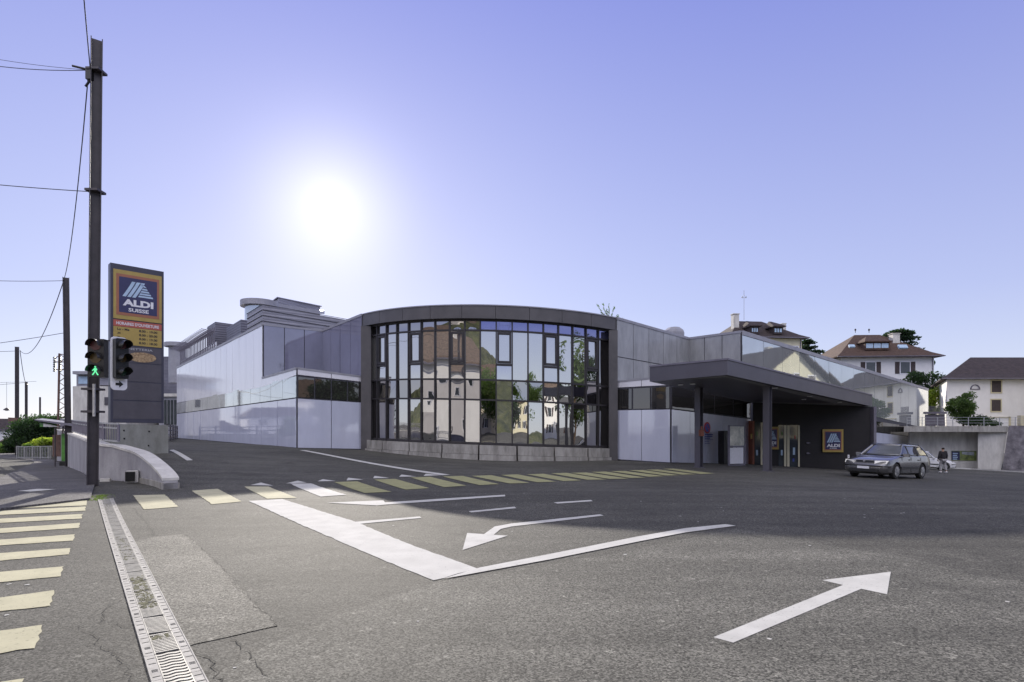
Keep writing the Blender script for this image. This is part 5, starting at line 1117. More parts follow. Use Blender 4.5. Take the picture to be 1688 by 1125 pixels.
for h in (.15, 1.0): mb.bar(P(28, 0, 46).xy.to_3d() + Vector((0, 0, -.6 + h)), P(95, 0, 44).xy.to_3d() + Vector((0, 0, -.5 + h)), .05)
for k in range(26): a = XY(28, 46).lerp(XY(95, 44), k / 25); mb.bar((a.x, a.y, -.6), (a.x, a.y, .45), .04 if k % 5 else .08)
mb.build('rails', 'galv', fn_)
# generic house
def house(name, c, rz, w, d, z0, ze, zr, hip, label, wallm, roofm, over=.5, wins=(), chim=(), dorm=(), shut=True, cat='house', trimm='whitep', sk=0.0):
    ct = Vector((c[0], c[1], z0)); t = thing(name, ct, label, cat); mt = Matrix.Rotation(rz, 3, 'Z')
    def Lc(x, y, z): v = mt @ Vector((x + sk * (y + d / 2), y, 0)); return Vector((ct.x + v.x, ct.y + v.y, z))
    mb = MB(); mb.hexa([Lc(x, y, z) for z in (z0, ze) for x, y in ((-w / 2, -d / 2), (w / 2, -d / 2), (w / 2, d / 2), (-w / 2, d / 2))]); 
    if hip <= 0: mb.add([Lc(-w / 2, -d / 2, ze), Lc(-w / 2, d / 2, ze), Lc(-w / 2, 0, zr - .1), Lc(w / 2, -d / 2, ze), Lc(w / 2, d / 2, ze), Lc(w / 2, 0, zr - .1)], [(0, 1, 2), (3, 5, 4)])
    mb.build('wall', wallm, t); W3, D3 = w / 2 + over, d / 2 + over; rx = W3 - hip; zz = ze - .12; mb = MB(); bell = .35
    # bell-cast roof: eave ring, flare ring, ridge
    if hip > 0:
        e_ = [(-W3, -D3), (W3, -D3), (W3, D3), (-W3, D3)]; k = .82
        ring = [Lc(x, y, zz) for x, y in e_]; ring0 = [Lc(x, y, zz - .15) for x, y in e_]; k1 = .80; zk = zz + (zr - zz) * .16
        ring2 = [Lc(math.copysign(rx + (W3 - rx) * k1, x), y * k1, zk) for x, y in e_]; rid = [Lc(-rx, 0, zr), Lc(rx, 0, zr)]
        mb.add(ring0 + ring + ring2 + rid, [(3, 2, 1, 0)] + [(i, (i + 1) % 4, 4 + (i + 1) % 4, 4 + i) for i in range(4)] + [(4 + i, 4 + (i + 1) % 4, 8 + (i + 1) % 4, 8 + i) for i in range(4)] + [(8, 9, 13, 12), (9, 10, 13), (10, 11, 12, 13), (11, 8, 12)])
    else:
        for s_ in (-1, 1): mb.hexa([Lc(-W3, s_ * D3, zz), Lc(W3, s_ * D3, zz), Lc(W3, 0, zr), Lc(-W3, 0, zr), Lc(-W3, s_ * D3, zz + .22), Lc(W3, s_ * D3, zz + .22), Lc(W3, 0, zr + .22), Lc(-W3, 0, zr + .22)])
    rf_ = mb.build('roof', roofm, t)
    mb = MB(); mb.bar(Lc(-W3, -D3 - .06, zz - .1), Lc(W3, -D3 - .06, zz - .1), .13, .12); mb.build('gutter', 'steel2', rf_)
    mb = MB(); mb.bar(Lc(w / 2 - .25, -d / 2 - .08, z0), Lc(w / 2 - .25, -d / 2 - .08, ze - .3), .1); mb.build('downpipe', 'steel2', t)
    for (x, y, h, s_) in chim:
        mb = MB(); mb.hexa([Lc(x + a * s_, y + b * s_, z) for z in (zr - 2.5, zr + h) for a, b in ((-.5, -.5), (.5, -.5), (.5, .5), (-.5, .5))]); mb.hexa([Lc(x + a * s_ * 1.2, y + b * s_ * 1.2, z) for z in (zr + h + .002, zr + h + .12) for a, b in ((-.5, -.5), (.5, -.5), (.5, .5), (-.5, .5))]); mb.build('chimney', 'conc_light', rf_)
    for (x, z, ww, hh) in dorm:
        fr_ = (z - zz) / (zr - zz); y = -D3 * (1 - fr_) - .1; mb = MB(); mb.hexa([Lc(x + a * ww / 2, yy, zq) for zq in (z, z + hh) for a, yy in ((-1, y), (1, y), (1, y + 2.4), (-1, y + 2.4))]); dm = mb.build('dormer', roofm, rf_)
        mb = MB(); mb.hexa([Lc(x + a * (ww / 2 + .3), yy, zq) for zq in (z + hh + .002, z + hh + .15) for a, yy in ((-1, y - .4), (1, y - .4), (1, y + 2.6), (-1, y + 2.6))])
        mb.add([Lc(x - ww / 2 - .3, y - .4, z + hh + .155), Lc(x + ww / 2 + .3, y - .4, z + hh + .155), Lc(x + ww * .15, y + 2.4, z + hh + 1.3), Lc(x - ww * .15, y + 2.4, z + hh + 1.3), Lc(x - ww / 2 - .3, y + 2.6, z + hh + .155), Lc(x + ww / 2 + .3, y + 2.6, z + hh + .155)], [(0, 1, 2, 3), (0, 3, 4), (1, 5, 2)]); mb.build('dormer_roof', roofm, rf_)
        mb = MB()
        for k in range(3): xa = x - ww / 2 + .12 + k * (ww - .2) / 3; mb.hexa([Lc(xx, yy, zq) for zq in (z + .3, z + hh - .22) for xx, yy in ((xa, y - .03), (xa + (ww - .2) / 3 - .14, y - .03), (xa + (ww - .2) / 3 - .14, y + .01), (xa, y + .01))])
        mb.build('dormer_window', 'skyblue', rf_)
    for (fc, s, z, ww, hh, sh) in wins:
        if fc == 'f': g = lambda a, o_: Lc(s + a, -d / 2 - o_, 0)
        elif fc == 'r': g = lambda a, o_: Lc(w / 2 + o_, s + a, 0)
        elif fc == 'l': g = lambda a, o_: Lc(-w / 2 - o_, s - a, 0)
        else: g = lambda a, o_: Lc(s - a, d / 2 + o_, 0)
        def bx(mb, a0, a1, z_0, z_1, o0, o1): mb.hexa([Vector((g(a, o_).x, g(a, o_).y, zq)) for zq in (z_0, z_1) for a, o_ in ((a0, o0), (a1, o0), (a1, o1), (a0, o1))])
        mb = MB(); tw = .14
        for a0, a1, q0, q1 in ((-ww / 2 - tw, -ww / 2, z - tw, z + hh + tw), (ww / 2, ww / 2 + tw, z - tw, z + hh + tw), (-ww / 2, ww / 2, z - tw, z), (-ww / 2, ww / 2, z + hh, z + hh + tw)): bx(mb, a0, a1, q0, q1, .0, .06)
        wn = mb.build('window', trimm, t); mb = MB(); bx(mb, -ww / 2, ww / 2, z, z + hh, .0, .03); mb.build('pane', 'shutter' if sh == 2 else 'glass_dark', wn)
        if sh == 1:
            for s2 in (-1, 1): mb = MB(); a0, a1 = sorted((s2 * (ww / 2 + tw + .03), s2 * (ww + tw))); bx(mb, a0, a1, z - .05, z + hh + .05, .01, .07); mb.build('shutter', 'shutter', wn)
    return t
# right background
c = XY(1245, 92); house('hillside_house', (c.x, c.y + 2), R(6), 11.5, 10, 4, 16.3, 19.6, 4.6, 'cream house with dark hipped roof, chimney and dormers behind the glass roofline', 'cream', 'tile_dark', .8,
    wins=[('f', 2.5, 13.3, 1.0, 1.5, 0), ('f', 4.6, 13.3, 1.0, 1.5, 0)], chim=[(-3.6, -2, .6, .9), (5, -1.2, -.6, .6), (.6 - 3.2, 0, .3, .4)], dorm=[(-1.9, 16.7, 1.3, 1.1), (1.9, 16.7, 1.5, 1.1)])
mb = MB(); q_ = P(1226.5, 528, 93); mb.tube([q_, q_ + Vector((0, 0, 4.8))], .035, 5); mb.bar(q_ + Vector((-.35, 0, 3.6)), q_ + Vector((.35, 0, 3.6)), .05); mb.bar(q_ + Vector((-.1, 0, 4.0)), q_ + Vector((.1, 0, 4.0)), .05)
for s_ in (-.35, .3): mb.tube([q_ + Vector((s_, 0, 3.6)), q_ + Vector((s_ * .8, -.2, 3.8))], [.1, .04], 6)
o = mb.build('roof_antenna', 'galv', loc=q_); tag(o, 'thin aerial mast on the cream hillside house', 'antenna')
c = XY(1447, 100); house('hillside_house', (c.x, c.y + 3), R(-3), 15.2, 12, 0, 14.4, 18.9, 6.5, 'white house with bell shaped brown roof, wide dormer and green shutters', 'wallwhite', 'tile', 1.1,
    wins=[('f', -2.7, 11.4, 1.5, 1.9, 1), ('f', 2.9, 11.4, 1.5, 1.9, 1)], chim=[(3.4, -2.2, -.3, 1.2)], dorm=[(-1.2, 15.5, 4.0, 1.3)])
h2 = [o for o in bpy.data.objects if o.name.startswith('hillside_house')][-1]
for px_ in (1410, 1432.5):
    mb = MB(); q_ = P(px_, 549, 103); mb.tube([q_, q_ + Vector((0, 0, .3)), q_ + Vector((0, 0, .5)), q_ + Vector((0, 0, .62)), q_ + Vector((0, 0, .75))], [.05, .05, .16, .16, .02], 8); mb.build('roof_finial', 'steel', h2)
mb = MB(); q_ = P(1381, 568.5, 97); mb.box(P(1404, 571, 93.5), (.9, .3, .5), rot=Matrix.Rotation(R(-38), 3, 'X')); mb.build('skylight', 'skyblue', h2); mb = MB(); mb.box(P(1488, 572, 93.5), (1.4, .3, .7), rot=Matrix.Rotation(R(-38), 3, 'X')); mb.build('skylight', 'skyblue', h2)
D3_ = 70; c = Vector(((1561 - CX) / F * 70 + 13, 70 + 6)); house('barn_house', (c.x, c.y), 0, 26, 12, -1, zat(622, 70), 11.4, 4.6, 'long white house with dark hipped roof and brown closed shutters above the concrete wall', 'wallwhite2', 'tile_dark', .7,
    wins=[('f', (1642.5 - CX) / F * 70 - c.x, zat(647, 70), 1.15, 1.40, 2), ('f', (1642 - CX) / F * 70 - c.x, zat(678, 70), 1.12, 1.36, 2), ('l', 2.5, zat(650, 70), 1.2, 1.5, 2)], trimm='sand', sk=.62)
bh = [o for o in bpy.data.objects if o.name.startswith('barn_house')][-1]
mb = MB(); q_ = P(1607.5, 642, 69.95)
for k in range(10):
    a0, a1 = math.pi * k / 10, math.pi * (k + 1) / 10; mb.hexa([q_ + Vector((math.cos(a) * r_, y_, math.sin(a) * r_)) for y_ in (-.06, .05) for a, r_ in ((a0, .48), (a1, .48), (a1, .58), (a0, .58))])
mb.box(q_, (1.16, .1, .1)); mb.build('lunette_window', 'steel2', bh)
mb = MB(); mb.box(P(1643, 696, 69.9), (2.9, .12, 1.25)); mb.build('garage_door', 'wallwhite', bh); mb = MB(); mb.box(P(1643, 688.3, 69.85), (3.2, .16, .12)); mb.box(P(1664, 696, 69.85), (.22, .16, 1.3)); mb.build('garage_frame', 'sand', bh)
# terrace with concrete wall
tw = thing('concrete_wall', (46, 60, -2.6), 'pale concrete overpass wall with deep recess and overhanging slab', 'wall'); mb = MB()
A, B, C_, Dd = XY(1500, 60.3), XY(1616, 58.6), XY(1617, 57.5), XY(1655, 56.5)
face(mb, A, B, -3.6, -3.6, zat(711, 62), zat(711, 60.5), -.4, .4); mb.build('recess_wall', 'conc_light', tw)
mb = MB(); zt = zat(712.5, 57.5); mb.hexa([Vector((p[0], p[1], z)) for z, pts in ((-3.8, (XY(1612, 57.5), XY(1646, 56.5), XY(1646, 60), XY(1612, 61.5))), (zt, (XY(1612, 57.5), XY(1660, 56.5), XY(1660, 60), XY(1612, 61.5)))) for p in pts]); mb.build('abutment', 'conc_light', tw)
mb = MB(); mb.hexa([P(1500, 713, 58.0), P(1660, 713, 56.6), P(1668, 713, 70), P(1500, 713, 70), P(1500, 702.5, 58.0), P(1660, 702.5, 56.6), P(1668, 702.5, 70), P(1500, 702.5, 70)] if False else [Vector((p.x, p.y, z)) for z in (zat(712.5, 58) + .01, zat(703, 58)) for p in (XY(1490, 57.8), XY(1661, 56.3), XY(1661, 69.3), XY(1490, 69.3))]); mb.build('slab', 'conc', tw)
mb = MB(); 
for px_ in (1592, 1628): mb.box(P(px_, 744, 59.0 if px_ < 1610 else 57.2), (.05, .05, 3.6))
mb.build('wall_joint', 'backing', tw)
o = MB(); q0, q1 = XY(1568, 59.3), XY(1609, 58.7); n_ = norm2(q0, q1)
face(o, q0, q1, zat(759.5, 59), zat(759.5, 59), zat(743.5, 59), zat(743.5, 59), .02, .06, 0); face(o, q0, q0.lerp(q1, .33), zat(758.5, 59), zat(758.5, 59), zat(744.5, 59), zat(744.5, 59), .082, .01, 1); face(o, q0.lerp(q1, .42), q0.lerp(q1, .9), zat(749, 59), zat(751, 59), zat(745, 59), zat(745, 59), .082, .01, 2)
for k in range(4): face(o, q0.lerp(q1, .05), q0.lerp(q1, .22 + .03 * (k % 2)), zat(756.5 - k * 3, 61), zat(756.5 - k * 3, 61), zat(755 - k * 3, 61), zat(755 - k * 3, 61), .093, .006, 3)
ob = o.build('wall_banner', ['poster', 'poster_blue', 'poster_sky', 'skyblue'], loc=(q0.x, q0.y, -1)); tag(ob, 'landscape photo banner with dark text panel on the concrete wall', 'banner')
mb = MB(); mb.hexa([Vector((p[0], p[1], z)) for z, pts in ((-4, (XY(1647, 56.2), XY(1760, 54), XY(1770, 58), XY(1650, 60))), (zat(702, 56), (XY(1663, 56.2), XY(1760, 55), XY(1770, 60), XY(1664, 60)))) for p in pts])
o = mb.build('stone_wall', 'stone', loc=(54, 56, -3)); tag(o, 'rough dark stone retaining wall at the right picture edge', 'wall')
tr = thing('terrace_railing', (50, 57, 2.2), 'thin white railing along the terrace above the concrete wall', 'railing'); mb = MB(); ta, tb = XY(1495, 58), XY(1700, 56.6); z = zat(703, 57.5)
for h in (.88, .6, .32): mb.bar((ta.x, ta.y, z + h), (tb.x, tb.y, z + h), .028)
for k in range(9): a = ta.lerp(tb, k / 8); mb.bar((a.x, a.y, z), (a.x, a.y, z + .9), .05)
mb.build('rails', 'galv', tr)
mb = MB(); mb.box(P(1683, 695, 57), (.4, .4, 1.15)); o = mb.build('gate_post', 'sand'); tag(o, 'sandstone gate post at the end of the terrace railing', 'post')
mb = MB(); mb.box(P(1541, 693, 66), (2.2, .1, 1.3)); 
for k in range(14): mb.box(P(1531 + k * 1.6, 676, 66), (.03, .03, .9))
mb.box(P(1541, 681, 66), (2.3, .5, .25)); o = mb.build('dark_balcony', 'steel2'); tag(o, 'dark metal balcony between the glass wall and the white house', 'balcony')
drape('kerb', [[XY(1560, 55), XY(1600, 55.5), XY(1690, 51.5), XY(1690, 52.2), XY(1600, 56.3), XY(1560, 56.2)]], 'white', .12, 'pale kerb at the foot of the concrete wall', th=1)
base_z = zat(703, 62)
tree('courtyard_tree', (XY(1588, 63).x, 63, base_z - .1), 4.1, 3.1, 'small leafy tree on the terrace in front of the white house', 'leaf', 'round', .12, 7500, .10)
tree('terrace_shrub', (XY(1612, 62).x, 62, base_z - .1), 1.1, 3.6, 'dark low shrub under the terrace tree', 'dark', 'bush', nleaf=2500, size=.1, cat='shrub', clumps=20)
tree('terrace_shrub', (XY(1640, 62).x, 62, base_z - .1), 1.0, 1.5, 'tiny dark shrub in front of the garage door', 'dark', 'bush', nleaf=900, size=.09, cat='shrub', clumps=10)
tree('pine_tree', (XY(1332, 98).x, 98, 7), 10.2, 6.5, 'dark pine crown between the two hillside houses', 'pine', 'pine', .25, 7000, .20)
tree('pine_tree', (XY(1478, 112).x, 112, 2), 19.2, 12, 'broad dark pine behind the roof with the wide dormer', 'pine', 'pine', .45, 9000, .28)
tree('pine_tree', (XY(1512, 118).x, 118, 0), 17.5, 9, 'dark pine to the right of the bell roofed house', 'pine', 'pine', .3, 7000, .28)
tree('deciduous_tree', (XY(1527, 86).x, 86, -1), 12.6, 7.5, 'dark green tree filling the gap left of the long white house', 'dark', 'round', .12, 14000, .2, clumps=60)
tree('deciduous_tree', (XY(1527, 78).x, 78, 1.5), 7.6, 4.6, 'bright yellow green bush above the end of the glass wall', 'yellow', 'bush', nleaf=5000, size=.15, clumps=26)
tree('deciduous_tree', (XY(1475, 80).x, 80, 2), 5.0, 4, 'green treetop just above the sloping roofline', 'leaf', 'round', nleaf=3000, size=.16)
tree('deciduous_tree', (XY(1672, 125).x, 125, 5), 13.0, 9, 'distant treetop showing above the long dark roof', 'dark', 'round', .3, 6000, .3)
# left background buildings
c = XY(148, 78); ob = thing('office_building', (c.x, c.y, -1), 'pale grey box building with overhanging roof storey behind the wall', 'building'); mb = MB()
def slabpx(mb, x0, x1, yt, D_, dp, z0, mi=0): a, b = XY(x0, D_), XY(x1, D_); mb.slab([a, b, b + Vector((0, dp)), a + Vector((0, dp))], z0, zat(yt, D_), mi)
slabpx(mb, 120, 208, 637, 78, 14, -1); mb.build('wall', 'conc_light', ob)
mb = MB(); slabpx(mb, 126, 205, 616, 80, 8, zat(637, 78)); mb.build('roof_storey', 'ribbed', ob); mb = MB(); a, b = XY(119.5, 79), XY(208, 79); mb.slab([a, b, b + Vector((0, 11)), a + Vector((0, 11))], zat(617, 79), zat(612, 79)); mb.build('roof', 'coping', ob)
mb = MB(); mb.box(P(139, 627, 79.9), (1.6, .1, 1.0)); mb.build('window', 'skyblue', ob); mb = MB(); slabpx(mb, 172, 180, 655, 77.9, .1, zat(668, 78)); mb.build('sign_plate', 'signgrey', ob)
o2 = thing('grey_office', (XY(280, 82).x, 82, 0), 'grey office block with tall narrow window recesses behind the far end of the glass wing', 'building'); mb = MB(); slabpx(mb, 262, 300, 588, 84, 12, 0); mb.build('upper_wall', 'ribbed_dark', o2)
mb = MB(); slabpx(mb, 262, 300, 650, 80, 3, 0); mb.build('lower_wall', 'coping', o2)
for k in range(4): mb = MB(); q_ = P(272.5 + k * 5.5, 680, 79.95); mb.box(q_, (.28, .1, 3.4)); mb.build('window', 'glass_dark', o2)
mb = MB(); slabpx(mb, 262, 302, 649, 79.6, 4, zat(654, 79.6)); mb.build('cornice', 'conc_light', o2)
cb_ = MB(); a, b = XY(276, 44), XY(292, 60); 
for k in range(4): cb_.bar((a.x, a.y, 1.0 + k * .35), (b.x, b.y, 1.0 + k * .35), .08)
for k in range(5): p = a.lerp(b, k / 4); cb_.bar((p.x, p.y, .5), (p.x, p.y, 2.2), .1)
o = cb_.build('dark_fence', 'steel'); tag(o, 'dark horizontal bar fence between the sign base and the glass wing', 'fence')
house('roadside_house', (XY(-6, 105).x, 108), R(20), 9, 9, -1.5, zat(707, 105), zat(690, 105), 2.2, 'small house with grey roof at the left picture edge', 'wallwhite', 'tile_dark', .4)
house('roadside_house', (XY(4, 80).x, 84), R(-35), 9, 6, -1.6, -.6, 1.0, 0, 'low shed with warm tiled roof at the left road edge', 'cream', 'tile_red', .4, cat='shed')

# ------------------------------------------------------------------ cars
def make_car(name, label, paintm, L=4.51, Wd=1.73, Hh=1.44, wagon=True, group=None):
    t = thing(name, (0, 0, 0), label, 'car', group); hl = L / 2; w = Wd / 2
    # x, zbot, half width low, half width top, ztop(side), crown
    st = [(hl, .34, .60, .56, .50, .0), (hl - .04, .24, .72, .66, .60, .01), (hl - .14, .20, .80, .72, .68, .015), (hl - .35, .19, .845, .76, .755, .03), (hl - .7, .18, .86, .77, .82, .035), (hl - 1.05, .18, .865, .78, .88, .035), (hl - 1.22, .18, .865, .785, .93, .02),
          (.6, .18, .865, .79, .955, .0), (0, .18, .865, .79, .965, 0), (-.8, .18, .865, .79, .975, 0), (-1.5, .18, .865, .79, .98, 0), (-hl + .45, .20, .855, .77, .98, 0), (-hl + .18, .22, .82, .73, .96, 0), (-hl + .05, .26, .76, .68, .90, 0), (-hl, .32, .68, .60, .72, 0)]
    k_ = w / .865; mb = MB(); rings = []
    for x, zb, wl_, wt_, zt, cr in st:
        wl_ *= k_; wt_ *= k_; zm = zb + (zt - zb) * .45; half = [(0, zb), (wl_ * .86, zb), (wl_ * .975, zb + .07), (wl_, zm), (wl_ * .995, zb + (zt - zb) * .72), ((wl_ + wt_) / 2, zt - .025), (wt_, zt), (wt_ * .55, zt + cr * .8), (0, zt + cr)]
        rings.append([(x, y, z) for y, z in half] + [(x, -y, z) for y, z in half[-2:0:-1]])
    nr = len(rings[0]); vs = [v for r_ in rings for v in r_]; fs = [(i * nr + k, i * nr + (k + 1) % nr, (i + 1) * nr + (k + 1) % nr, (i + 1) * nr + k) for i in range(len(rings) - 1) for k in range(nr)]
    fs += [tuple(range(nr))[::-1], tuple((len(rings) - 1) * nr + k for k in range(nr))]; mb.add(vs, fs); body = mb.build('body', paintm, t, smooth=True)
    WX = (1.33, -1.18); wr = .315
    # wheel arches by boolean, applied
    cut = MB()
    for x in WX:
        for s_ in (-1, 1): cut.tube([(x, s_ * (w - .26), wr + .01), (x, s_ * (w + .2), wr + .01)], .375, 24)
    co = cut.build('cutter', 'black'); md = body.modifiers.new('b', 'BOOLEAN'); md.object = co; md.operation = 'DIFFERENCE'; md.solver = 'EXACT'
    dg = bpy.context.evaluated_depsgraph_get(); dg.update(); nm = bpy.data.meshes.new_from_object(body.evaluated_get(dg)); body.modifiers.clear(); body.data = nm; body.data.name = 'body'; bpy.data.objects.remove(co)
    if not nm.materials: nm.materials.append(M[paintm])
    try:
        nm.polygons.foreach_set('use_smooth', [True] * len(nm.polygons)); nm.set_sharp_from_angle(angle=R(38))
    except Exception: pass
    # greenhouse
    xb0, xb1, xt0, xt1 = hl - 1.18, (-hl + .16 if wagon else -hl + .35), .42, (-hl + .55 if wagon else -hl + 1.2); zb, zt = .95, Hh - .06
    lay = []
    for k in range(6):
        f = k / 5; z = zb + (zt - zb) * f; x0 = xb0 + (xt0 - xb0) * f ** .93; x1 = xb1 + (xt1 - xb1) * f ** 1.3; hw = (.79 - .19 * f ** 1.2) * k_
        lay.append([(x0, y * hw, z) for y in (-.0,)] * 0 + [(x0 + .0, 0, z), (x0 - .05 * 1, hw * .55, z), (x0 - .20, hw * .93, z), (x0 - .32, hw, z), (.0, hw * 1.0, z), (x1 + .22, hw * .985, z), (x1 + .07, hw * .9, z), (x1, 0, z), (x1 + .07, -hw * .9, z), (x1 + .22, -hw * .985, z), (.0, -hw, z), (x0 - .32, -hw, z), (x0 - .20, -hw * .93, z), (x0 - .05, -hw * .55, z)])
    n_ = len(lay[0]); mb = MB(); mb.add([v for l_ in lay for v in l_], [(i * n_ + k, i * n_ + (k + 1) % n_, (i + 1) * n_ + (k + 1) % n_, (i + 1) * n_ + k) for i in range(5) for k in range(n_)] + [tuple(range(n_))[::-1]]); mb.build('windows', 'carglass', t, smooth=True)
    top_ = lay[-1]; mb = MB(); r1_ = [(x, y * 1.03, z - .03) for x, y, z in top_]; r2_ = [(x * .995, y * 1.0, z + .025) for x, y, z in top_]; r3_ = [(x * .93, y * .75, z + .06) for x, y, z in top_]; mb.add(r1_ + r2_ + r3_, [(i * n_ + k, i * n_ + (k + 1) % n_, (i + 1) * n_ + (k + 1) % n_, (i + 1) * n_ + k) for i in range(2) for k in range(n_)] + [tuple(range(n_))[::-1], tuple(2 * n_ + k for k in range(n_))]); roof_ = mb.build('roof', paintm, t, smooth=True)
    for s_ in (-1, 1):
        k0 = 2 if s_ > 0 else 12; mb = MB(); mb.tube([Vector(lay[j][k0]) + Vector((.0, s_ * .012, 0)) for j in range(6)], .032, 6); mb.build('pillar', paintm, t)
        kq = 6 if s_ > 0 else 8; mb = MB(); mb.tube([Vector(lay[j][kq]) + Vector((0, s_ * .01, 0)) for j in range(6)], .05, 6); mb.build('pillar', paintm, t)
        for xq in (.0, -.95) if wagon else (-.1,):
            mb = MB(); mb.bar((xq + .05, s_ * .797 * k_, zb), (xq - .02, s_ * .614 * k_, zt), .07, .03, up=(0, 1, 0)); mb.build('pillar', 'black', t)
    if wagon:
        mb = MB()
        for s_ in (-1, 1): mb = MB(); mb.tube([(.25, s_ * .56, zt + .03), (.15, s_ * .56, zt + .085), (-1.5, s_ * .55, zt + .085), (-1.62, s_ * .55, zt + .02)], .016, 6); mb.build('roof_rail', 'black', roof_)
    for s_ in (-1, 1):
        for x in WX:
            mb = MB(); y0, y1 = s_ * (w - .20), s_ * (w - .008); mb.tube([(x, y0, wr), (x, y0 + (y1 - y0) * .1, wr), (x, y0 + (y1 - y0) * .9, wr), (x, y1, wr)], [wr - .03, wr, wr, wr - .03], 28); wh = mb.build('wheel', 'rubber', t, smooth=False)
            mb = MB(); mb.tube([(x, y1 + s_ * .002, wr), (x, y1 + s_ * .008, wr)], .205, 24)
            for k in range(7): a = 2 * math.pi * k / 7; mb.bar((x, y1 + s_ * .018, wr), (x + math.cos(a) * .19, y1 + s_ * .014, wr + math.sin(a) * .19), .045, .02, up=(0, 1, 0))
            mb.tube([(x, y1, wr), (x, y1 + s_ * .03, wr)], .05, 12); mb.build('rim', 'alloy', wh)
        mb = MB(); mb.plate([(hl - .12, s_ * .36, .58), (hl - .20, s_ * .76, .58), (hl - .34, s_ * .80, .72), (hl - .16, s_ * .36, .70)], (1, s_ * .3, .15), .10); mb.build('headlight', 'lamp', t)
        mb = MB(); mb.box((.62, s_ * (.86 * k_ + .06), .98), (.16, .2, .13)); mb.build('wing_mirror', paintm, t)
        mb = MB(); mb.plate([(-hl + .05, s_ * .56, .62), (-hl + .12, s_ * .76, .62), (-hl + .16, s_ * .73, .95), (-hl + .07, s_ * .56, .95)], (-1, s_ * .3, 0), .05); mb.build('tail_light', 'redpaint', t)
        mb = MB(); mb.bar((.95, s_ * (w + .006), .46), (-.78, s_ * (w + .006), .47), .02, .07); mb.build('side_moulding', 'black', t)
        mb = MB()
        for xq in (.86, -.02, -.98): mb.bar((xq, s_ * (w + .001), .26), (xq, s_ * (w * .985), .92), .008, .012)
        mb.build('door_gap', 'black', t)
        for xq in (.12, -.80): mb = MB(); mb.box((xq, s_ * (w + .006), .80), (.16, .03, .035)); mb.build('door_handle', paintm, t)
    mb = MB(); mb.plate([(hl - .10, -.30, .60), (hl - .10, .30, .60), (hl - .13, .34, .71), (hl - .13, -.34, .71)], (1, 0, .1), .05); gr = mb.build('grille', 'black', t)
    mb = MB(); mb.plate([(hl - .075, -.33, .715), (hl - .075, .33, .715), (hl - .09, .35, .735), (hl - .09, -.35, .735)], (1, 0, .2), .04)
    mb.tube([(hl - .05, 0, .70), (hl - .02, 0, .70)], .045, 12); mb.build('grille_trim', 'alloy', gr)
    mb = MB(); mb.box((hl + .004, 0, .32), (.05, 1.12, .11)); mb.build('bumper_grille', 'black', t); mb = MB(); mb.tube([(hl - .30, -.87, .50), (hl - .10, -.76, .50), (hl + .0, -.6, .50), (hl + .02, 0, .50), (hl + .0, .6, .50), (hl - .10, .76, .50), (hl - .30, .87, .50)], .032, 6); mb.build('bumper_strip', 'black', t)
    mb = MB(); mb.box((hl + .045, 0, .43), (.015, .46, .10)); mb.build('number_plate', 'whitep', t)
    mb = MB(); mb.box((0, 0, .26), (L * .8, Wd * .78, .2)); mb.build('underbody', 'black', t)
    mb = MB(); mb.bar((hl - 1.02, -.55, .955), (hl - 1.1, .5, .975), .02); mb.bar((hl - 1.02, .0, .96), (hl - 1.1, .65, .97), .02); mb.build('wiper', 'black', t)
    return t
def place(o, x, y, rz, dz=0, slope=True):
    o.location = (x, y, gz(x, y) + dz); e_ = .8; u = Vector((math.cos(rz), math.sin(rz)))
    pitch = -math.atan2(gz(x + u.x * e_, y + u.y * e_) - gz(x - u.x * e_, y - u.y * e_), 2 * e_); v = Vector((-u.y, u.x)); roll = math.atan2(gz(x + v.x * e_, y + v.y * e_) - gz(x - v.x * e_, y - v.y * e_), 2 * e_)
    o.rotation_euler = (roll, pitch, rz)
car = make_car('parked_car', 'silver grey estate car with roof rails in front of the entrance canopy', 'carpaint')
# near-side wheels: front (15.55,23.3) rear (17.6,24.7)
hd = Vector((-.82, -.57)); side_n = Vector((-.57, .82))
cc = Vector((15.62, 23.4)) - hd * 1.33 + side_n * .86
place(car, cc.x, cc.y, math.atan2(hd.y, hd.x))
wc = make_car('parked_car', 'white car parked half hidden behind the silver estate', 'carwhite', L=4.2, Wd=1.72, Hh=1.46, wagon=False)
q_ = XY(1520, 47); place(wc, q_.x, q_.y, math.atan2(-.35, -.94) + 2.3)
wc2 = copy_tree(wc); wc2['label'] = 'white car cut off by the right edge of the photo'
q_ = XY(1702, 62); place(wc2, q_.x, q_.y, math.pi * 1.02)
# white bollard beside the silver car
q_ = XY(1398.5, 33); mb = MB(); g0 = gz(q_.x, q_.y); mb.tube([(q_.x, q_.y, g0), (q_.x, q_.y, zat(751, 33)), (q_.x, q_.y, zat(750, 33))], [.06, .06, .03], 10); o = mb.build('bollard', 'whitep', loc=(q_.x, q_.y, g0)); tag(o, 'short white bollard against the dark wall left of the silver car', 'bollard')

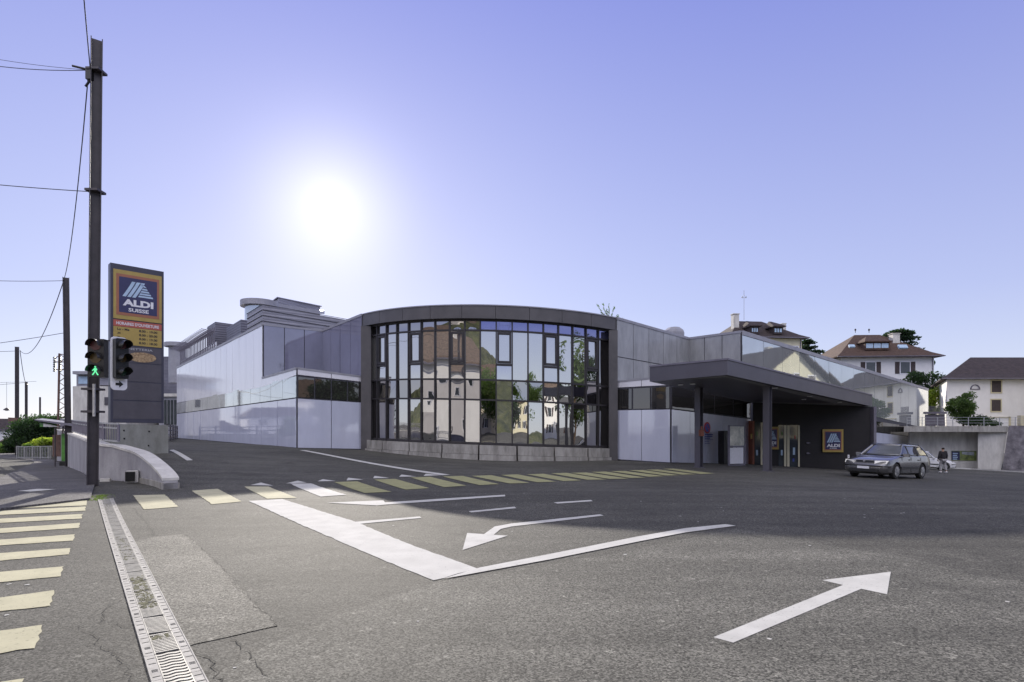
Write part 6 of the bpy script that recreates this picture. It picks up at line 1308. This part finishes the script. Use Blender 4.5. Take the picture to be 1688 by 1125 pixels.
# ------------------------------------------------------------------ person
def skinned(name, verts, edges, radii, material, parent, sub=2, root=0):
    me = bpy.data.meshes.new(name); me.from_pydata(verts, edges, []); o = bpy.data.objects.new(name, me); COL.objects.link(o)
    md = o.modifiers.new('s', 'SKIN'); md.use_smooth_shade = True
    for i, r_ in enumerate(radii): me.skin_vertices[0].data[i].radius = (r_ if isinstance(r_, tuple) else (r_, r_))
    me.skin_vertices[0].data[root].use_root = True; m2 = o.modifiers.new('u', 'SUBSURF'); m2.levels = sub; m2.render_levels = sub
    dg = bpy.context.evaluated_depsgraph_get(); dg.update(); nm = bpy.data.meshes.new_from_object(o.evaluated_get(dg)); nm.name = name; bpy.data.objects.remove(o)
    nm.materials.clear(); nm.materials.append(M[material]); o = bpy.data.objects.new(name, nm); COL.objects.link(o); o.parent = parent; WO[o.name] = WO[parent.name].copy(); return o
pp = XY(1554.5, 39.6); g0 = gz(pp.x, pp.y); man = thing('person', (pp.x, pp.y, g0), 'person in black jacket and light patterned trousers walking away toward the concrete wall', 'person')
# local coordinates: +y faces away from camera
V = [(0, 0, .95), (0, .01, 1.12), (0, .0, 1.32), (0, 0, 1.46), (0, .01, 1.54), (0, .02, 1.62), (0, .01, 1.70),
     (-.19, 0, 1.42), (-.26, -.02, 1.14), (-.28, .06, .90), (.19, 0, 1.42), (.26, .02, 1.14), (.28, .10, .90),
     (-.10, 0, .90), (-.12, .08, .50), (-.13, .02, .09), (-.13, .15, .04), (.10, 0, .90), (.12, .0, .50), (.13, -.14, .12), (.14, .0, .05)]
E = [(0, 1), (1, 2), (2, 3), (3, 4), (4, 5), (5, 6), (2, 7), (7, 8), (8, 9), (2, 10), (10, 11), (11, 12), (0, 13), (13, 14), (14, 15), (15, 16), (0, 17), (17, 18), (18, 19), (19, 20)]
Rr = [(.15, .11), (.16, .11), (.17, .11), (.075, .075), (.055, .055), (.085, .10), (.07, .08), .062, .045, .033, .062, .045, .033, .09, .06, .045, .035, .09, .06, .045, .035]
body = skinned('body', V, E, Rr, 'skin', man)
V = [(0, 0, .90), (0, .01, 1.10), (0, .0, 1.33), (0, 0, 1.45), (-.20, 0, 1.43), (-.275, -.02, 1.14), (-.29, .06, .93), (.20, 0, 1.43), (.275, .02, 1.14), (.29, .10, .93)]
skinned('jacket', V, [(0, 1), (1, 2), (2, 3), (2, 4), (4, 5), (5, 6), (2, 7), (7, 8), (8, 9)], [(.21, .15), (.205, .15), (.215, .15), (.10, .10), .095, .075, .062, .095, .075, .062], 'jacket', man)
V = [(0, 0, .94), (-.10, 0, .88), (-.125, .08, .50), (-.13, .02, .12), (.10, 0, .88), (.125, .0, .50), (.13, -.13, .15)]
skinned('trousers', V, [(0, 1), (1, 2), (2, 3), (0, 4), (4, 5), (5, 6)], [(.18, .13), .115, .088, .08, .115, .088, .08], 'trousers', man)
skinned('hair', [(0, -.01, 1.60), (0, -.01, 1.68), (0, .01, 1.74)], [(0, 1), (1, 2)], [(.085, .09), (.10, .11), (.07, .08)], 'hair', man)
for s_, hx, hy in ((-1, -.285, .07), (1, .29, .11)):
    V = [(hx, hy, .90), (hx, hy + .005, .84)]; E = [(0, 1)]; Rr = [.025, (.022, .038)]
    for k in range(4):
        o_ = (k - 1.5) * .019; ln = (.068, .078, .073, .058)[k]; i = len(V); V += [(hx, hy + .005 + o_, .815), (hx - s_ * .01, hy + .01 + o_, .815 - ln * .55), (hx - s_ * .028, hy + .012 + o_, .815 - ln)]; E += [(1, i), (i, i + 1), (i + 1, i + 2)]; Rr += [.0095, .009, .008]
    i = len(V); V += [(hx - s_ * .005, hy + .045, .865), (hx - s_ * .012, hy + .06, .835), (hx - s_ * .02, hy + .062, .81)]; E += [(0, i), (i, i + 1), (i + 1, i + 2)]; Rr += [.012, .011, .009]
    skinned('hand', V, E, Rr, 'skin', man, 1)
for sx, y_ in ((-.13, .03), (.135, -.13)):
    mb = MB(); mb.tube([(pp.x + sx, pp.y + y_ - .06, g0 + .06), (pp.x + sx, pp.y + y_ + .02, g0 + .06), (pp.x + sx, pp.y + y_ + .12, g0 + .045), (pp.x + sx, pp.y + y_ + .2, g0 + .035)], [.04, .055, .05, .03], 10); mb.build('shoe', 'whitep', man, smooth=True)
mb = MB(); f0 = Vector((pp.x, pp.y, g0)); mb.tube([f0 + Vector((0, .10, 1.63)), f0 + Vector((0, .135, 1.60))], [.018, .014], 6); mb.build('nose', 'skin', man)
for s_ in (-1, 1): mb = MB(); mb.tube([f0 + Vector((s_ * .088, .01, 1.655)), f0 + Vector((s_ * .098, .0, 1.625)), f0 + Vector((s_ * .088, .01, 1.595))], [.012, .02, .01], 6); mb.build('ear', 'skin', man, smooth=True); mb = MB(); mb.tube([f0 + Vector((s_ * .034, .10, 1.66)), f0 + Vector((s_ * .034, .112, 1.66))], .012, 8); mb.build('eye', 'black', man)
mb = MB(); mb.bar(f0 + Vector((-.028, .108, 1.565)), f0 + Vector((.028, .108, 1.565)), .01); mb.build('mouth', 'redpaint', man)

# ------------------------------------------------------------------ surroundings seen only in the reflections
house('street_house', (-26, 1), R(-48) + math.pi, 28, 12, -.3, 9.6, 13.8, 0, 'large white house with brown tiled roof mirrored in the left of the curved glass', 'wallwhite2', 'tile_red', .8,
      wins=[(f_, x, z, 1.0, 1.5, 0) for f_ in 'fb' for x, z in ((-9, 1.2), (-3, 1.2), (5, 1.2), (10, 4.2), (-9, 6.2), (-1, 6.2), (6, 6.4))], chim=[(-4, -1.5, .6, .8), (6, 1.5, .6, .8)])
house('street_house', (-16, -38), R(15), 15, 10, -.2, 8.2, 12, 0, 'white gabled house with warm tiled roof mirrored in the centre of the curved glass', 'wallpink', 'tile', .6, wins=[(f_, x, z, 1.0, 1.5, 1) for f_ in 'fb' for x in (-5, -1.6, 1.8, 5) for z in (1.2, 4.6)], chim=[(2, 0, .8, .8)])
house('street_house', (15, -46), R(-20), 12, 10, -.2, 7.0, 11, 3.5, 'cream hipped house mirrored low in the curved glass', 'cream', 'tile_red', .6, wins=[(f_, x, z, 1.0, 1.5, 1) for f_ in 'fb' for x in (-3.6, 0, 3.6) for z in (1.0, 4.2)])
house('street_house', (40, -22), R(35), 14, 10, -.4, 6.8, 10.5, 0, 'pale house with steep roof mirrored in the right of the curved glass', 'wallwhite', 'tile_red', .6, wins=[(f_, x, z, 1.0, 1.5, 1) for f_ in 'fb' for x in (-4.6, -1.2, 2.2, 5.2) for z in (1.0, 4.0)])
house('gable_house', (70, 58), R(-25), 11, 14, -3, 8.6, 14.2, 0, 'cream gabled house mirrored in the long side glass above the canopy', 'cream', 'tile_dark', .9, wins=[(f_, x, z, 1.1, 1.5, 2) for f_ in 'lr' for x in (-3.4, 0, 3.4) for z in (1, 4.5, 8.6)], chim=[(-2, 2, .7, .8), (2, 2, .7, .8)])
for i, (x, y, h, w_, k, st_, lb) in enumerate(((8, -16, 7, 5, 'dark', 'round', 'dark tree mirrored low in the curved glass right of centre'), (20, -20, 11, 7, 'leaf', 'round', 'broad green tree mirrored right of the curved glass centre'), (30, 0, 10, 6, 'dark', 'round', 'dark tree mirrored in the right of the curved glass'),
        (34, 9, 15, 7, 'leaf', 'round', 'tall green tree mirrored in the last bays of the curved glass'), (40, 17, 15, 7, 'dark', 'round', 'tall dark tree mirrored at the right end of the curved glass'), (-52, 34, 9, 8, 'dark', 'round', 'tree mirrored in the far left bay of the curved glass'),
        (82, 78, 13, 10, 'leaf', 'round', 'green tree mirrored in the far end of the long side glass'), (90, 92, 13, 10, 'dark', 'round', 'dark tree mirrored beside the green one in the long side glass'), (-8, -30, 12, 8, 'leaf', 'round', 'green tree mirrored in the middle of the curved glass'),
        (-100, 84, 9, 8, 'dark', 'round', 'dark tree mirrored in the lower left glass panels'), (-92, 72, 8, 7, 'dark', 'round', 'second dark tree mirrored in the lower left glass panels'))):
    tree('street_tree', (x, y, gz(x, y)), h, w_ * 1.55, lb, k, st_, .15, 7500, .24, clumps=55)
house('street_house', (-113, 98), R(40), 30, 10, -1.5, 5.5, 7.5, 2.5, 'low grey building mirrored in the lower left glass panels', 'wallwhite', 'tile_dark', .5, wins=[(f_, x, z, 1.2, 1.4, 0) for f_ in 'fb' for x in (-12, -8, -4, 0, 4, 8, 12) for z in (.4, 3.2)])
# wooded hill behind the viewer
hx = np.linspace(-330, 120, 90); hy = np.linspace(-420, -70, 70); HX, HY = np.meshgrid(hx, hy)
prof = 56 * np.exp(-((HX + 130) / 135) ** 2) * np.clip((-HY - 70) / 150, 0, 1) ** .8 + 22 * np.exp(-((HX + 220) / 120) ** 2) * np.clip((-HY - 70) / 120, 0, 1)
HZm = prof + 2.2 * np.sin(HX * .21 + HY * .13) + 2.4 * rng.random(HX.shape) - 2 - 3 * (prof < 1)
mb = MB(); n1, n2 = HX.shape; mb.add(np.stack([HX, HY, HZm], -1).reshape(-1, 3).tolist(), [(j * n2 + i, j * n2 + i + 1, (j + 1) * n2 + i + 1, (j + 1) * n2 + i) for j in range(n1 - 1) for i in range(n2 - 1)])
o = mb.build('hill', 'hillgreen', fixn=False); tag(o, 'wooded green hill mirrored in the curved glass', kind='structure')
